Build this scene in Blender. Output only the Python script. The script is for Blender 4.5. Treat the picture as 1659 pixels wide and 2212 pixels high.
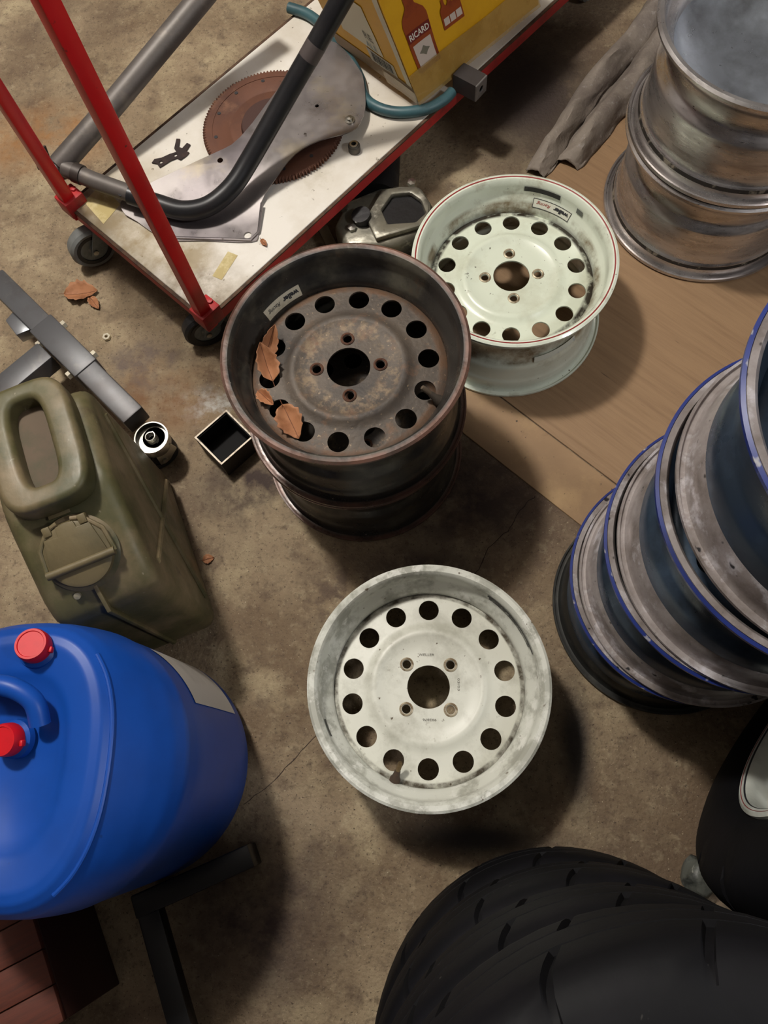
import bpy, bmesh, math, random
from mathutils import Vector, Matrix, noise
random.seed(7)
for o in list(bpy.data.objects): bpy.data.objects.remove(o)
SC = bpy.context.scene
COL = SC.collection
pi = math.pi

# ------------------------------------------------------------------ camera, world, lamps, exposure
FPX, NAD, CH = 1650.0, (941.0, 1668.0), 1.39
d = Vector(((NAD[0]-829.5)/FPX, -(NAD[1]-1106.0)/FPX, -1.0)).normalized()
up = -d
cy = Vector((0, 1, 0)); wy = (cy-up*cy.dot(up)).normalized(); wx = wy.cross(up)
cam = bpy.data.objects.new('camera', bpy.data.cameras.new('camera')); COL.objects.link(cam)
cam.matrix_world = Matrix.Translation((0, 0, CH)) @ Matrix((wx, wy, up)).to_4x4()
cam.data.lens = FPX/2212*36; cam.data.sensor_width = 36; cam.data.sensor_fit = 'AUTO'; cam.data.clip_start = .01
SC.camera = cam

w = bpy.data.worlds.new('world'); SC.world = w; w.use_nodes = True
w.node_tree.nodes['Background'].inputs[0].default_value = (.80, .76, 1.0, 1)
w.node_tree.nodes['Background'].inputs[1].default_value = .02

def lamp(name, loc, power, col, size):
    l = bpy.data.lights.new(name, 'POINT'); l.energy = power; l.color = col; l.shadow_soft_size = size
    o = bpy.data.objects.new(name, l); COL.objects.link(o); o.location = loc
    return o
lamp('ceiling_lamp', (-1.0, 1.42, 2.95), 262, (1.0, .955, .885), .12)
lamp('side_lamp', (1.95, -.20, 2.30), 76, (.97, .98, 1.0), .15)

SC.view_settings.view_transform = 'Standard'; SC.view_settings.look = 'None'
SC.view_settings.exposure = 0.0; SC.view_settings.gamma = 1.0; SC.view_settings.use_curve_mapping = False

# ------------------------------------------------------------------ materials
def srgb(c):
    return tuple(((v/255)/12.92 if v/255 <= .04045 else ((v/255+.055)/1.055)**2.4) for v in c)+(1,)
MATS = {}
def mat(name, base, rough=.5, metal=0.0, layers=(), bump=0, bscale=60, alpha=1, spec=.5, stretch=None, roughvar=0, coat=0):
    """layers: ('n', colour, scale, lo, hi[, amount]) noise patches; ('r', colour, r0, r1, scale, lo, hi) noisy ring by radius;
    ('s', colour, scale, lo, hi) fine speckle; ('v', colour, scale, width) crack-like cell borders"""
    if name in MATS: return MATS[name]
    m = bpy.data.materials.new(name); m.use_nodes = True; MATS[name] = m
    nt = m.node_tree; N = nt.nodes; L = nt.links
    b = N['Principled BSDF']
    b.inputs['Roughness'].default_value = rough; b.inputs['Metallic'].default_value = metal
    b.inputs['Specular IOR Level'].default_value = spec; b.inputs['Alpha'].default_value = alpha
    b.inputs['Coat Weight'].default_value = coat
    tc = N.new('ShaderNodeTexCoord'); vec = tc.outputs['Object']
    if stretch:
        src = vec
        if len(stretch) > 3:
            mr = N.new('ShaderNodeMapping'); mr.inputs['Rotation'].default_value = (0, 0, stretch[3]); L.new(vec, mr.inputs[0]); src = mr.outputs[0]
        mp = N.new('ShaderNodeMapping'); mp.inputs['Scale'].default_value = stretch[:3]
        L.new(src, mp.inputs[0]); vec2 = mp.outputs[0]
    else: vec2 = vec
    rgb = N.new('ShaderNodeRGB'); rgb.outputs[0].default_value = srgb(base); cur = rgb.outputs[0]
    def noise_fac(v, scale, lo, hi, detail=6, dist=0):
        n = N.new('ShaderNodeTexNoise'); n.inputs['Scale'].default_value = scale; n.inputs['Detail'].default_value = detail
        n.inputs['Roughness'].default_value = .65; n.inputs['Distortion'].default_value = dist
        L.new(v, n.inputs['Vector'])
        r = N.new('ShaderNodeMapRange'); r.inputs[1].default_value = lo; r.inputs[2].default_value = hi
        L.new(n.outputs[0], r.inputs[0]); return r.outputs[0]
    for k, ly in enumerate(layers):
        if ly[0] == 'p':   # one oval patch: ('p', colour, x, y, rx, ry, noise scale, lo, hi)
            mp2 = N.new('ShaderNodeMapping'); mp2.vector_type = 'POINT'
            mp2.inputs['Location'].default_value = (-ly[2]/ly[4], -ly[3]/ly[5], 0); mp2.inputs['Scale'].default_value = (1/ly[4], 1/ly[5], 0)
            L.new(vec, mp2.inputs[0])
            ln = N.new('ShaderNodeVectorMath'); ln.operation = 'LENGTH'; L.new(mp2.outputs[0], ln.inputs[0])
            r = N.new('ShaderNodeMapRange'); r.interpolation_type = 'SMOOTHSTEP'; r.inputs[1].default_value = 1.25; r.inputs[2].default_value = .15
            L.new(ln.outputs['Value'], r.inputs[0])
            mu = N.new('ShaderNodeMath'); mu.operation = 'MULTIPLY'
            L.new(r.outputs[0], mu.inputs[0]); L.new(noise_fac(vec, ly[6], ly[7], ly[8]), mu.inputs[1]); fac = mu.outputs[0]
        elif ly[0] in 'ns':
            off = N.new('ShaderNodeVectorMath'); off.inputs[1].default_value = (k*3.7, k*1.3, k*2.1)
            L.new(vec2, off.inputs[0])
            fac = noise_fac(off.outputs[0], ly[2], ly[3], ly[4], 8 if ly[0] == 'n' else 2)
            if len(ly) > 5:
                mu = N.new('ShaderNodeMath'); mu.operation = 'MULTIPLY'; mu.inputs[1].default_value = ly[5]
                L.new(fac, mu.inputs[0]); fac = mu.outputs[0]
        elif ly[0] == 'v':
            ns = N.new('ShaderNodeTexNoise'); ns.inputs['Scale'].default_value = 6; L.new(vec, ns.inputs['Vector'])
            mx = N.new('ShaderNodeVectorMath'); mx.operation = 'MULTIPLY_ADD'; mx.inputs[1].default_value = (.12,)*3
            L.new(ns.outputs['Color'], mx.inputs[0]); L.new(vec, mx.inputs[2])
            vo = N.new('ShaderNodeTexVoronoi'); vo.feature = 'DISTANCE_TO_EDGE'; vo.inputs['Scale'].default_value = ly[2]
            L.new(mx.outputs[0], vo.inputs['Vector'])
            r = N.new('ShaderNodeMapRange'); r.inputs[1].default_value = ly[3]; r.inputs[2].default_value = 0
            L.new(vo.outputs[0], r.inputs[0]); fac = r.outputs[0]
        else:
            sx = N.new('ShaderNodeSeparateXYZ'); L.new(vec, sx.inputs[0])
            cb = N.new('ShaderNodeCombineXYZ'); L.new(sx.outputs[0], cb.inputs[0]); L.new(sx.outputs[1], cb.inputs[1])
            ln = N.new('ShaderNodeVectorMath'); ln.operation = 'LENGTH'; L.new(cb.outputs[0], ln.inputs[0])
            mid = (ly[2]+ly[3])/2; half = (ly[3]-ly[2])/2
            sb = N.new('ShaderNodeMath'); sb.operation = 'SUBTRACT'; sb.inputs[1].default_value = mid; L.new(ln.outputs['Value'], sb.inputs[0])
            ab = N.new('ShaderNodeMath'); ab.operation = 'ABSOLUTE'; L.new(sb.outputs[0], ab.inputs[0])
            r = N.new('ShaderNodeMapRange'); r.inputs[1].default_value = half; r.inputs[2].default_value = half*.5
            L.new(ab.outputs[0], r.inputs[0])
            mu = N.new('ShaderNodeMath'); mu.operation = 'MULTIPLY'
            L.new(r.outputs[0], mu.inputs[0]); L.new(noise_fac(vec, ly[4], ly[5], ly[6]), mu.inputs[1]); fac = mu.outputs[0]
        mx = N.new('ShaderNodeMix'); mx.data_type = 'RGBA'; mx.inputs[7].default_value = srgb(ly[1])
        L.new(fac, mx.inputs[0]); L.new(cur, mx.inputs[6]); cur = mx.outputs[2]
    L.new(cur, b.inputs['Base Color'])
    if roughvar:
        f = noise_fac(vec2, 14, .35, .65); r = N.new('ShaderNodeMapRange')
        r.inputs[3].default_value = max(.03, rough-roughvar); r.inputs[4].default_value = min(1, rough+roughvar)
        L.new(f, r.inputs[0]); L.new(r.outputs[0], b.inputs['Roughness'])
    if bump:
        n = N.new('ShaderNodeTexNoise'); n.inputs['Scale'].default_value = bscale; n.inputs['Detail'].default_value = 8
        L.new(vec2, n.inputs['Vector'])
        bp = N.new('ShaderNodeBump'); bp.inputs['Strength'].default_value = bump; bp.inputs['Distance'].default_value = .004
        L.new(n.outputs[0], bp.inputs['Height']); L.new(bp.outputs[0], b.inputs['Normal'])
    return m

# ------------------------------------------------------------------ mesh helpers
def add(name, verts, faces, m, parent=None, smooth=True, loc=None, rot=None, sharp=35):
    me = bpy.data.meshes.new(name); me.from_pydata([tuple(v) for v in verts], [], faces)
    bm = bmesh.new(); bm.from_mesh(me)
    bmesh.ops.recalc_face_normals(bm, faces=bm.faces); bm.to_mesh(me); bm.free()
    return link(name, me, m, parent, smooth, loc, rot, sharp)
def link(name, me, m, parent=None, smooth=True, loc=None, rot=None, sharp=35):
    for x in (m if isinstance(m, (list, tuple)) else [m]): me.materials.append(x)
    if smooth:
        me.shade_smooth(); me.set_sharp_from_angle(angle=math.radians(sharp))
    o = bpy.data.objects.new(name, me); COL.objects.link(o)
    if parent: o.parent = parent
    if loc is not None: o.location = loc
    if rot is not None: o.rotation_euler = rot
    return o
def thing(name, label, cat, loc=(0, 0, 0), rot=(0, 0, 0), group=None):
    o = bpy.data.objects.new(name, None); COL.objects.link(o); o.location = loc; o.rotation_euler = rot
    o.empty_display_size = .05
    return tag(o, label, cat, group)
def tag(o, label, cat, group=None):
    o['label'] = label; o['category'] = cat
    if group: o['group'] = group
    return o
def lathe_vf(prof, seg=96, closed=True, a0=0, a1=2*pi, fn=None):
    """prof: closed loop of (r,z)"""
    full = abs(a1-a0-2*pi) < 1e-6
    ns = seg if full else seg+1
    V = []; F = []; n = len(prof)
    for i in range(ns):
        a = a0+(a1-a0)*i/seg
        for (r, z) in prof:
            if fn: r, z = fn(r, z, a)
            V.append((r*math.cos(a), r*math.sin(a), z))
    for i in range(seg):
        j = (i+1) % ns
        for k in range(n if closed else n-1):
            l = (k+1) % n
            F.append((i*n+k, j*n+k, j*n+l, i*n+l))
    return V, F
def lathe(name, prof, m, parent=None, seg=96, closed=True, loc=None, rot=None, sharp=35, **kw):
    V, F = lathe_vf(prof, seg, closed, **kw)
    # weld axis points
    return add(name, V, F, m, parent, True, loc, rot, sharp)
def shell(cl, t):
    """thicken an open (r,z) centre line into a closed profile"""
    A = []; B = []
    for i, p in enumerate(cl):
        q0 = cl[max(0, i-1)]; q1 = cl[min(len(cl)-1, i+1)]
        dx, dz = q1[0]-q0[0], q1[1]-q0[1]; l = math.hypot(dx, dz) or 1
        nx, nz = -dz/l*t/2, dx/l*t/2
        A.append((p[0]+nx, p[1]+nz)); B.append((p[0]-nx, p[1]-nz))
    return A+B[::-1]
def smooth_line(pts, sub=4, closed=False):
    """Catmull-Rom through points (any dimension)"""
    P = [Vector(p) for p in pts]; n = len(P); out = []
    rng = range(n if closed else n-1)
    for i in rng:
        if closed: p0, p1, p2, p3 = P[(i-1) % n], P[i], P[(i+1) % n], P[(i+2) % n]
        else: p0, p1, p2, p3 = P[max(0, i-1)], P[i], P[i+1], P[min(n-1, i+2)]
        for k in range(sub):
            t = k/sub
            out.append(.5*((2*p1)+(p2-p0)*t+(2*p0-5*p1+4*p2-p3)*t*t+(3*p1-p0-3*p2+p3)*t**3))
    if not closed: out.append(P[-1])
    return out
def tube_vf(path, rad, seg=16, closed=False, caps=True, square=False):
    P = [Vector(p) for p in path]; n = len(P); V = []; F = []
    up_ = None
    for i, p in enumerate(P):
        a = P[(i-1) % n] if closed else P[max(0, i-1)]
        b = P[(i+1) % n] if closed else P[min(n-1, i+1)]
        t = (b-a).normalized()
        if up_ is None:
            up_ = Vector((0, 0, 1)) if abs(t.z) < .9 else Vector((0, 1, 0))
        u = t.cross(up_).normalized(); v = u.cross(t).normalized(); up_ = v
        r = rad[i] if isinstance(rad, (list, tuple)) else rad
        for k in range(seg):
            an = 2*pi*k/seg+(pi/4 if square else 0)
            rr = r*(2**.5) if square else r
            V.append(p+u*rr*math.cos(an)+v*rr*math.sin(an))
    for i in range(n if closed else n-1):
        j = (i+1) % n
        for k in range(seg):
            l = (k+1) % seg
            F.append((i*seg+k, i*seg+l, j*seg+l, j*seg+k))
    if not closed and caps:
        F.append(tuple(range(seg))[::-1]); F.append(tuple((n-1)*seg+k for k in range(seg)))
    return V, F
def tube(name, path, rad, m, parent=None, seg=16, closed=False, **kw):
    V, F = tube_vf(path, rad, seg, closed)
    return add(name, V, F, m, parent, **kw)
def box_bm(size, bevel=.002, segs=2, loc=(0, 0, 0), bm=None):
    b = bmesh.new(); bmesh.ops.create_cube(b, size=1)
    for v in b.verts: v.co = Vector((v.co.x*size[0], v.co.y*size[1], v.co.z*size[2]))
    if bevel: bmesh.ops.bevel(b, geom=b.edges[:], offset=bevel, segments=segs, affect='EDGES', profile=.5)
    for v in b.verts: v.co += Vector(loc)
    return b
def box(name, size, m, parent=None, loc=(0, 0, 0), rot=None, bevel=.002, segs=2):
    b = box_bm(size, bevel, segs); me = bpy.data.meshes.new(name); b.to_mesh(me); b.free()
    return link(name, me, m, parent, True, loc, rot)
def prism(name, pts, z0, z1, m, parent=None, bevel=0, segs=2, axes=None, loc=None, rot=None, holes=(), sharp=35):
    """extrude a 2-D outline (with optional hole outlines) from z0 to z1"""
    b = bmesh.new(); loops = [pts]+list(holes); es = []
    for lp in loops:
        vs = [b.verts.new((p[0], p[1], z0)) for p in lp]
        es += [b.edges.new((vs[i], vs[(i+1) % len(vs)])) for i in range(len(vs))]
    if holes: bmesh.ops.triangle_fill(b, use_beauty=True, use_dissolve=False, edges=es)
    else: b.faces.new(b.verts[:])
    r = bmesh.ops.extrude_face_region(b, geom=b.faces[:])
    for v in [g for g in r['geom'] if isinstance(g, bmesh.types.BMVert)]: v.co.z = z1
    bmesh.ops.recalc_face_normals(b, faces=b.faces)
    if bevel:
        eds = [e for e in b.edges if len(e.link_faces) == 2 and e.calc_face_angle(0) > .35]
        bmesh.ops.bevel(b, geom=eds, offset=bevel, segments=segs, affect='EDGES', profile=.5)
    if axes:
        for v in b.verts: v.co = axes(v.co)
    me = bpy.data.meshes.new(name); b.to_mesh(me); b.free()
    return link(name, me, m, parent, True, loc, rot, sharp)
def circle(x, y, r, n=16, a0=0): return [(x+r*math.cos(a0+2*pi*k/n), y+r*math.sin(a0+2*pi*k/n)) for k in range(n)]
def decal(name, pts, fn, m, parent, sub=0):
    """flat print: 2-D outline mapped by fn(u,v) onto a surface"""
    b = bmesh.new(); b.faces.new([b.verts.new((p[0], p[1], 0)) for p in pts])
    if sub: 
        bmesh.ops.triangulate(b, faces=b.faces[:])
        bmesh.ops.subdivide_edges(b, edges=b.edges[:], cuts=sub, use_grid_fill=True)
    for v in b.verts: v.co = Vector(fn(v.co.x, v.co.y))
    me = bpy.data.meshes.new(name); b.to_mesh(me); b.free()
    return link(name, me, m, parent, True)
def strip(name, u0, u1, v0, v1, fn, m, parent, nu=16, nv=3):
    V = [fn(u0+(u1-u0)*i/nu, v0+(v1-v0)*j/nv) for i in range(nu+1) for j in range(nv+1)]
    F = [(i*(nv+1)+j, (i+1)*(nv+1)+j, (i+1)*(nv+1)+j+1, i*(nv+1)+j+1) for i in range(nu) for j in range(nv)]
    return add(name, V, F, m, parent)
def text(name, s, h, fn, m, parent, shear=0, width=None, bold=0):
    """lettering: text of cap height h centred on the origin, mapped by fn(u,v)"""
    c = bpy.data.curves.new(name, 'FONT'); c.body = s; c.size = h/.7; c.align_x = 'CENTER'; c.shear = shear; c.resolution_u = 2
    c.offset = bold
    o = bpy.data.objects.new(name, c); COL.objects.link(o)
    dg = bpy.context.evaluated_depsgraph_get(); dg.update()
    me = bpy.data.meshes.new_from_object(o.evaluated_get(dg)); bpy.data.objects.remove(o)
    xs = [v.co.x for v in me.vertices] or [0]
    k = width/(max(xs)-min(xs)) if width else 1
    for v in me.vertices: v.co = Vector(fn(v.co.x*k, v.co.y-h/2))
    me.materials.clear()
    return link(name, me, m, parent, False)
def boolean(o, cutter, op='DIFFERENCE'):
    md = o.modifiers.new('b', 'BOOLEAN'); md.object = cutter; md.operation = op; md.solver = 'EXACT'
    dg = bpy.context.evaluated_depsgraph_get(); dg.update()
    me = bpy.data.meshes.new_from_object(o.evaluated_get(dg)); o.modifiers.clear()
    old = o.data; o.data = me; bpy.data.meshes.remove(old); bpy.data.objects.remove(cutter)
    me.shade_smooth(); me.set_sharp_from_angle(angle=math.radians(35))
def struct(o): o['kind'] = 'structure'; return o

# ------------------------------------------------------------------ floor
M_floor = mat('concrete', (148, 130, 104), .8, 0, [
    ('n', (112, 93, 71), 3.2, .40, .60), ('n', (176, 160, 128), 8, .50, .70, .75), ('n', (92, 74, 59), 1.7, .52, .68, .9), ('n', (96, 79, 63), 20, .53, .68, .75),
    ('n', (180, 166, 136), 46, .56, .76, .5), ('n', (88, 72, 56), 80, .54, .70, .8), ('s', (62, 49, 39), 200, .62, .71, .9), ('s', (200, 186, 156), 260, .66, .74, .7),
    ('p', (62, 48, 44), .06, .50, .17, .15, 9, .30, .54), ('p', (62, 48, 42), -.36, .53, .13, .10, 12, .34, .58), ('p', (52, 41, 36), .22, 1.50, .24, .30, 5, .05, .38),  # third patch: oil stain widened to paint in the carton and trolley shadow
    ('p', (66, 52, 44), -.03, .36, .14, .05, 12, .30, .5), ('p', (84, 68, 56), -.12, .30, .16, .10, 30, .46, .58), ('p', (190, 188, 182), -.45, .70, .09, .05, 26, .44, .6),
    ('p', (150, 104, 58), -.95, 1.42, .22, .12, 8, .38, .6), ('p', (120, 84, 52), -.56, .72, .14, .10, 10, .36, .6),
    ('p', (46, 40, 35), .240, .05, .035, .13, 7, .2, .45), ('p', (46, 40, 35), .07, -.105, .15, .035, 7, .2, .45), ('p', (104, 90, 82), -.62, .80, .12, .08, 16, .40, .6),  # first two patches paint the shadow crescents beside the white wheel
    ('p', (58, 44, 40), -.30, -.22, .18, .20, 5, .25, .55)], bump=.7, bscale=130)  # painted shade where the blue drum's shadow falls
RX0, RX1, RY0, RY1, RZ = -2.5, 2.3, -1.9, 3.3, 3.15
def slab(name, lo, hi, m): 
    (x0, y0, z0), (x1, y1, z1) = lo, hi
    return struct(add(name, [(x0, y0, z0), (x1, y0, z0), (x1, y1, z0), (x0, y1, z0), (x0, y0, z1), (x1, y0, z1), (x1, y1, z1), (x0, y1, z1)],
        [(0, 1, 2, 3), (4, 5, 6, 7), (0, 1, 5, 4), (1, 2, 6, 5), (2, 3, 7, 6), (3, 0, 4, 7)], m, smooth=False))
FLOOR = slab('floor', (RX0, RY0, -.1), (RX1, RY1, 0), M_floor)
M_wall = mat('wall_plaster', (98, 93, 92), .9, 0, [('n', (84, 80, 80), 3, .4, .7)])
M_ceil = mat('ceiling_plaster', (150, 146, 142), .9, 0, [('n', (134, 130, 126), 3, .4, .7)])
slab('wall_left', (RX0-.1, RY0, 0), (RX0, RY1, RZ), M_wall); slab('wall_right', (RX1, RY0, 0), (RX1+.1, RY1, RZ), M_wall)
slab('wall_back', (RX0, RY1, 0), (RX1, RY1+.1, RZ), M_wall); slab('wall_front', (RX0, RY0-.1, 0), (RX1, RY0, RZ), M_wall)
slab('ceiling', (RX0, RY0, RZ), (RX1, RY1, RZ+.1), M_ceil)
# hairline cracks in the concrete
def crack(pts, wd, seed):
    P = smooth_line([(x, y, .0006) for x, y in pts], 7); V = []; F = []
    for i, p in enumerate(P):
        t = (P[min(len(P)-1, i+1)]-P[max(0, i-1)]).normalized(); nn = Vector((-t.y, t.x, 0))
        j_ = nn*(.004*noise.noise(Vector((i*.45, seed, 0)))+.002*noise.noise(Vector((i*1.9, seed, 4))))
        ww = wd*(.5+.9*abs(noise.noise(Vector((i*.7, seed, 9)))))
        V += [p+j_+nn*ww, p+j_-nn*ww]
    F = [(2*i, 2*i+1, 2*i+3, 2*i+2) for i in range(len(P)-1)]
    return add('crack', V, F, mat('crack_dirt', (50, 38, 34), .9), FLOOR)
crack([(.190, .505), (.160, .475), (.140, .440), (.100, .400), (.080, .360), (.055, .330), (.030, .300)], .0011, 1)
crack([(-.33, -.06), (-.28, -.02), (-.235, .03), (-.19, .075)], .0008, 2)

# thin wooden sheets lying on the concrete
M_ply = mat('plywood', (144, 115, 83), .6, 0, [('n', (124, 97, 69), 3, .4, .7), ('n', (168, 138, 98), 9, .5, .75), ('n', (104, 78, 54), 20, .62, .8, .7),
    ('s', (60, 46, 36), 90, .70, .76)], bump=.12, bscale=40)
M_ply2 = mat('plywood_grain', (142, 113, 82), .6, 0, [('n', (126, 98, 70), 4, .42, .7), ('n', (120, 92, 62), 3.0, .56, .70, .5), ('s', (60, 46, 36), 12, .74, .8)], bump=.15, bscale=30, stretch=(1.2, 22, 1, .72))
D = Vector((.75, -.66)).normalized(); Nn = Vector((.66, .75)).normalized()
l1 = Vector((.054, .637)); l2 = Vector((.138, .706))
def q(o, t): return tuple(o+D*t)
tag(prism('wood_strip', [q(l1, 0), q(l1, .62), q(l2, .62), q(l2, -.15)], 0, .003, M_ply, bevel=.0008, segs=1),
    'narrow tan wooden strip flat on the concrete between the rusty wheels and the larger sheet', 'wood board')
e = l2+Nn*.0025
tag(prism('plywood_sheet', [q(e, -.285), q(e, .75), tuple(e+D*.75+Nn*1.25), tuple(e-D*.285+Nn*1.25)], 0, .003, M_ply2, bevel=.0008, segs=1),
    'large tan plywood sheet with fine grain lying under the white pinstriped wheel', 'wood board')

# ------------------------------------------------------------------ steel wheels
def rim_line(W, R):
    k = R/.19
    P = [(.1885, W-.007), (.1888, W-.003), (.186, W-.0015), (.1795, W-.0022), (.1762, W-.006), (.1745, W-.016), (.1735, W-.032), (.1712, W-.037),
         (.1635, W-.048), (.1588, W-.056), (.1575, W-.064), (.1575, W-.100), (.160, W-.108), (.1655, W-.118), (.1675, W-.126), (.1685, .040), (.1715, .033),
         (.1735, .029), (.1745, .016), (.1762, .006), (.1795, .0022), (.186, .0015), (.1888, .003), (.1885, .007)]
    return [(r*k, z) for r, z in P]
DEPTH = .064
DISC = None
def disc_mesh():
    """nave disc: lathe with a bore, four bolt holes and fourteen round vents cut through"""
    top = [(.0345, .005), (.060, .005), (.079, .0045), (.084, .0075), (.090, .0085), (.096, .006), (.102, .0015), (.110, 0), (.143, -.001), (.1505, -.002), (.1558, -.005)]
    prof = top+[(r, z-.0035) for r, z in top[::-1]]
    o = lathe('disc', prof, MATS['m0'], seg=112)
    b = bmesh.new()
    def cyl(x, y, r, n):
        bmesh.ops.create_cone(b, cap_ends=True, segments=n, radius1=r, radius2=r, depth=.06, matrix=Matrix.Translation((x, y, 0)))
    for k in range(14): cyl(.127*math.cos(2*pi*k/14), .127*math.sin(2*pi*k/14), .0168, 28)
    for k in range(4): cyl(.0505*math.cos(pi/2*k+DB), .0505*math.sin(pi/2*k+DB), .0072, 16)
    me = bpy.data.meshes.new('c'); b.to_mesh(me); b.free(); c = bpy.data.objects.new('c', me); COL.objects.link(c)
    boolean(o, c); me = o.data; bpy.data.objects.remove(o); return me
mat('m0', (200, 200, 200))
DB = 0.0
DISCS = {}
def get_disc(db):
    global DB
    key = round(db, 3)
    if key not in DISCS: DB = db; DISCS[key] = disc_mesh()
    return DISCS[key].copy()
def valve(parent, ang, r, z, m, mtip):
    v = lathe('valve_stem', [(.0001, 0), (.0085, 0), (.0088, .006), (.006, .012), (.0048, .022), (.0042, .024), (.0001, .024)], m, parent, 20, True)
    tip = lathe('valve_cap', [(.0001, .024), (.0040, .024), (.0042, .036), (.0034, .040), (.0001, .040)], mtip, v, 14, True)
    v.location = (r*math.cos(ang), r*math.sin(ang), z)
    v.rotation_euler = Vector((-math.cos(ang)*.75, -math.sin(ang)*.75, .65)).to_track_quat('Z', 'Y').to_euler()
    return v
def steel_wheel(name, label, loc, ang, hole0, mrim, mdisc, mseat, W=.193, R=.19, group=None, seat=True, vent=True):
    """hole0: angle of a vent relative to the bolt pattern"""
    t = thing(name, label, 'wheel', loc, (0, 0, ang), group)
    rim = lathe('rim', shell(rim_line(W, R), .003), mrim, t, 112)
    dm = get_disc(-hole0); dm.materials.clear()
    dk = link('disc', dm, mdisc, t, True, (0, 0, W-DEPTH), (0, 0, hole0))
    if seat:
        for k in range(4):
            lathe('lug_seat', [(.0072, -.004), (.0078, .0015), (.0092, .0022), (.0112, .0012), (.0116, -.001)], mseat, dk, 20, True,
                  loc=(.0505*math.cos(pi/2*k-hole0), .0505*math.sin(pi/2*k-hole0), .005))
    return t, rim, dk

# A: white wheel alone on the concrete
M_wA = mat('white_paint_a', (208, 209, 199), .38, 0, [('n', (166, 166, 155), 18, .47, .58), ('n', (220, 220, 212), 30, .56, .64), ('s', (96, 84, 66), 70, .70, .75),
    ('n', (140, 134, 118), 9, .60, .76, .7)], spec=.5, roughvar=.1)
M_wAd = mat('white_disc_a', (208, 208, 196), .42, 0, [('n', (178, 177, 164), 14, .48, .66), ('n', (120, 112, 94), 60, .64, .76, .8), ('s', (90, 78, 60), 90, .70, .76),
    ('n', (150, 144, 124), 7, .58, .78, .6), ('r', (70, 62, 50), .147, .158, 30, .35, .6)], spec=.5)
M_brass = mat('brass_seat', (120, 100, 70), .45, .6, [('n', (80, 62, 44), 60, .4, .7)])
M_seatw = mat('seat_worn', (176, 164, 140), .4, .3, [('n', (110, 88, 62), 80, .45, .65)])
M_rubber = mat('valve_rubber', (70, 50, 36), .5, 0, [('n', (48, 36, 28), 40, .4, .6)])
M_ink = mat('black_marks', (30, 29, 28), .6, 0, [('n', (70, 68, 64), 60, .55, .7)])
M_stamp = mat('stamped_ink', (84, 80, 72), .7)
WA = .180
A, rimA, dkA = steel_wheel('steel_wheel', 'chalky white steel wheel lying alone in the foreground, dark marks inside its rim', (-.0115, .131, 0), pi/4, pi/4, M_wA, M_wAd, M_seatw, W=WA)
A.rotation_euler = (0, 0, pi/4)
valve(A, math.radians(-110)-pi/4, .156, WA-.062, M_rubber, M_brass)
def on_bore(ang0, r0, r1, z0, z1):  # map (arc length, height) to the inside of the rim between two heights
    def fn(u, v):
        t = v
        r = r0+(r1-r0)*t-.0028; z = z0+(z1-z0)*t
        a = ang0+u/.17
        return (r*math.cos(a), r*math.sin(a), z)
    return fn
fa = on_bore(0, .1735, .1735, WA-.032, WA-.018)
strip('scuff_mark', -.105, .012, .62, 1.0, on_bore(math.radians(52)-pi/4, .1735, .1745, WA-.032, WA-.016), M_ink, rimA, 24, 2)
strip('scuff_mark', -.05, .05, .0, .75, on_bore(math.radians(38)-pi/4, .1735, .1745, WA-.032, WA-.016), mat('grey_marks', (84, 84, 80), .6, 0, [('n', (150, 150, 142), 50, .46, .54), ('n', (30, 30, 30), 90, .5, .6)]), rimA, 24, 2)
strip('scuff_mark', -.012, .016, .1, .8, on_bore(math.radians(203)-pi/4, .1735, .1745, WA-.032, WA-.016), M_ink, rimA, 8, 2)
def flat_text(ang, r, z, rot):
    def fn(u, v):
        x = r*math.cos(ang); y = r*math.sin(ang); c, s_ = math.cos(rot), math.sin(rot)
        return (x+u*c-v*s_, y+u*s_+v*c, z)
    return fn
h0 = pi/4+pi/4
text('stamped_lettering', 'WELLER', .0042, flat_text(math.radians(94)-h0, .052, .0056, -h0), M_stamp, dkA, width=.026)
text('stamped_lettering', '03/03', .0036, flat_text(math.radians(5)-h0, .049, .0056, -h0-pi/2), M_stamp, dkA, width=.020)
text('stamped_lettering', '902876', .0038, flat_text(math.radians(-88)-h0, .052, .0056, -h0+pi), M_stamp, dkA, width=.022)

# B: two rusty black wheels stacked
M_bB = mat('rusty_black', (54, 51, 47), .32, .15, [('n', (104, 100, 86), 9, .50, .74), ('n', (34, 33, 33), 6, .52, .66), ('r', (112, 82, 70), .179, .197, 16, .30, .56), ('n', (92, 70, 52), 22, .62, .74, .7),
    ('s', (150, 140, 126), 120, .74, .77)], bump=.12, bscale=70, roughvar=.1)
M_bBd = mat('rusty_disc', (90, 80, 70), .6, .2, [('n', (60, 54, 50), 8, .42, .66), ('n', (112, 86, 66), 30, .55, .70), ('r', (124, 106, 84), .05, .088, 70, .45, .62),
    ('s', (140, 122, 100), 150, .66, .74), ('r', (96, 70, 50), .14, .160, 24, .35, .6)], bump=.25, bscale=120)
M_rust = mat('rust', (96, 60, 40), .75, .1, [('n', (62, 40, 30), 60, .4, .65)], bump=.3, bscale=120)
WB = .194
low, _, _ = steel_wheel('steel_wheel', 'dirty black steel wheel under the rusty one with leaves, on the floor', (-.139, .6025, 0), .3, .05, M_bB, M_bBd, M_rust, W=WB)
Bq, rimB, dkB = steel_wheel('steel_wheel', 'rusty black steel wheel with dry leaves inside, on top of a stack of two', (-.137, .602, WB+.0005), math.radians(4), math.radians(3.5), M_bB, M_bBd, M_rust, W=WB)
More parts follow.
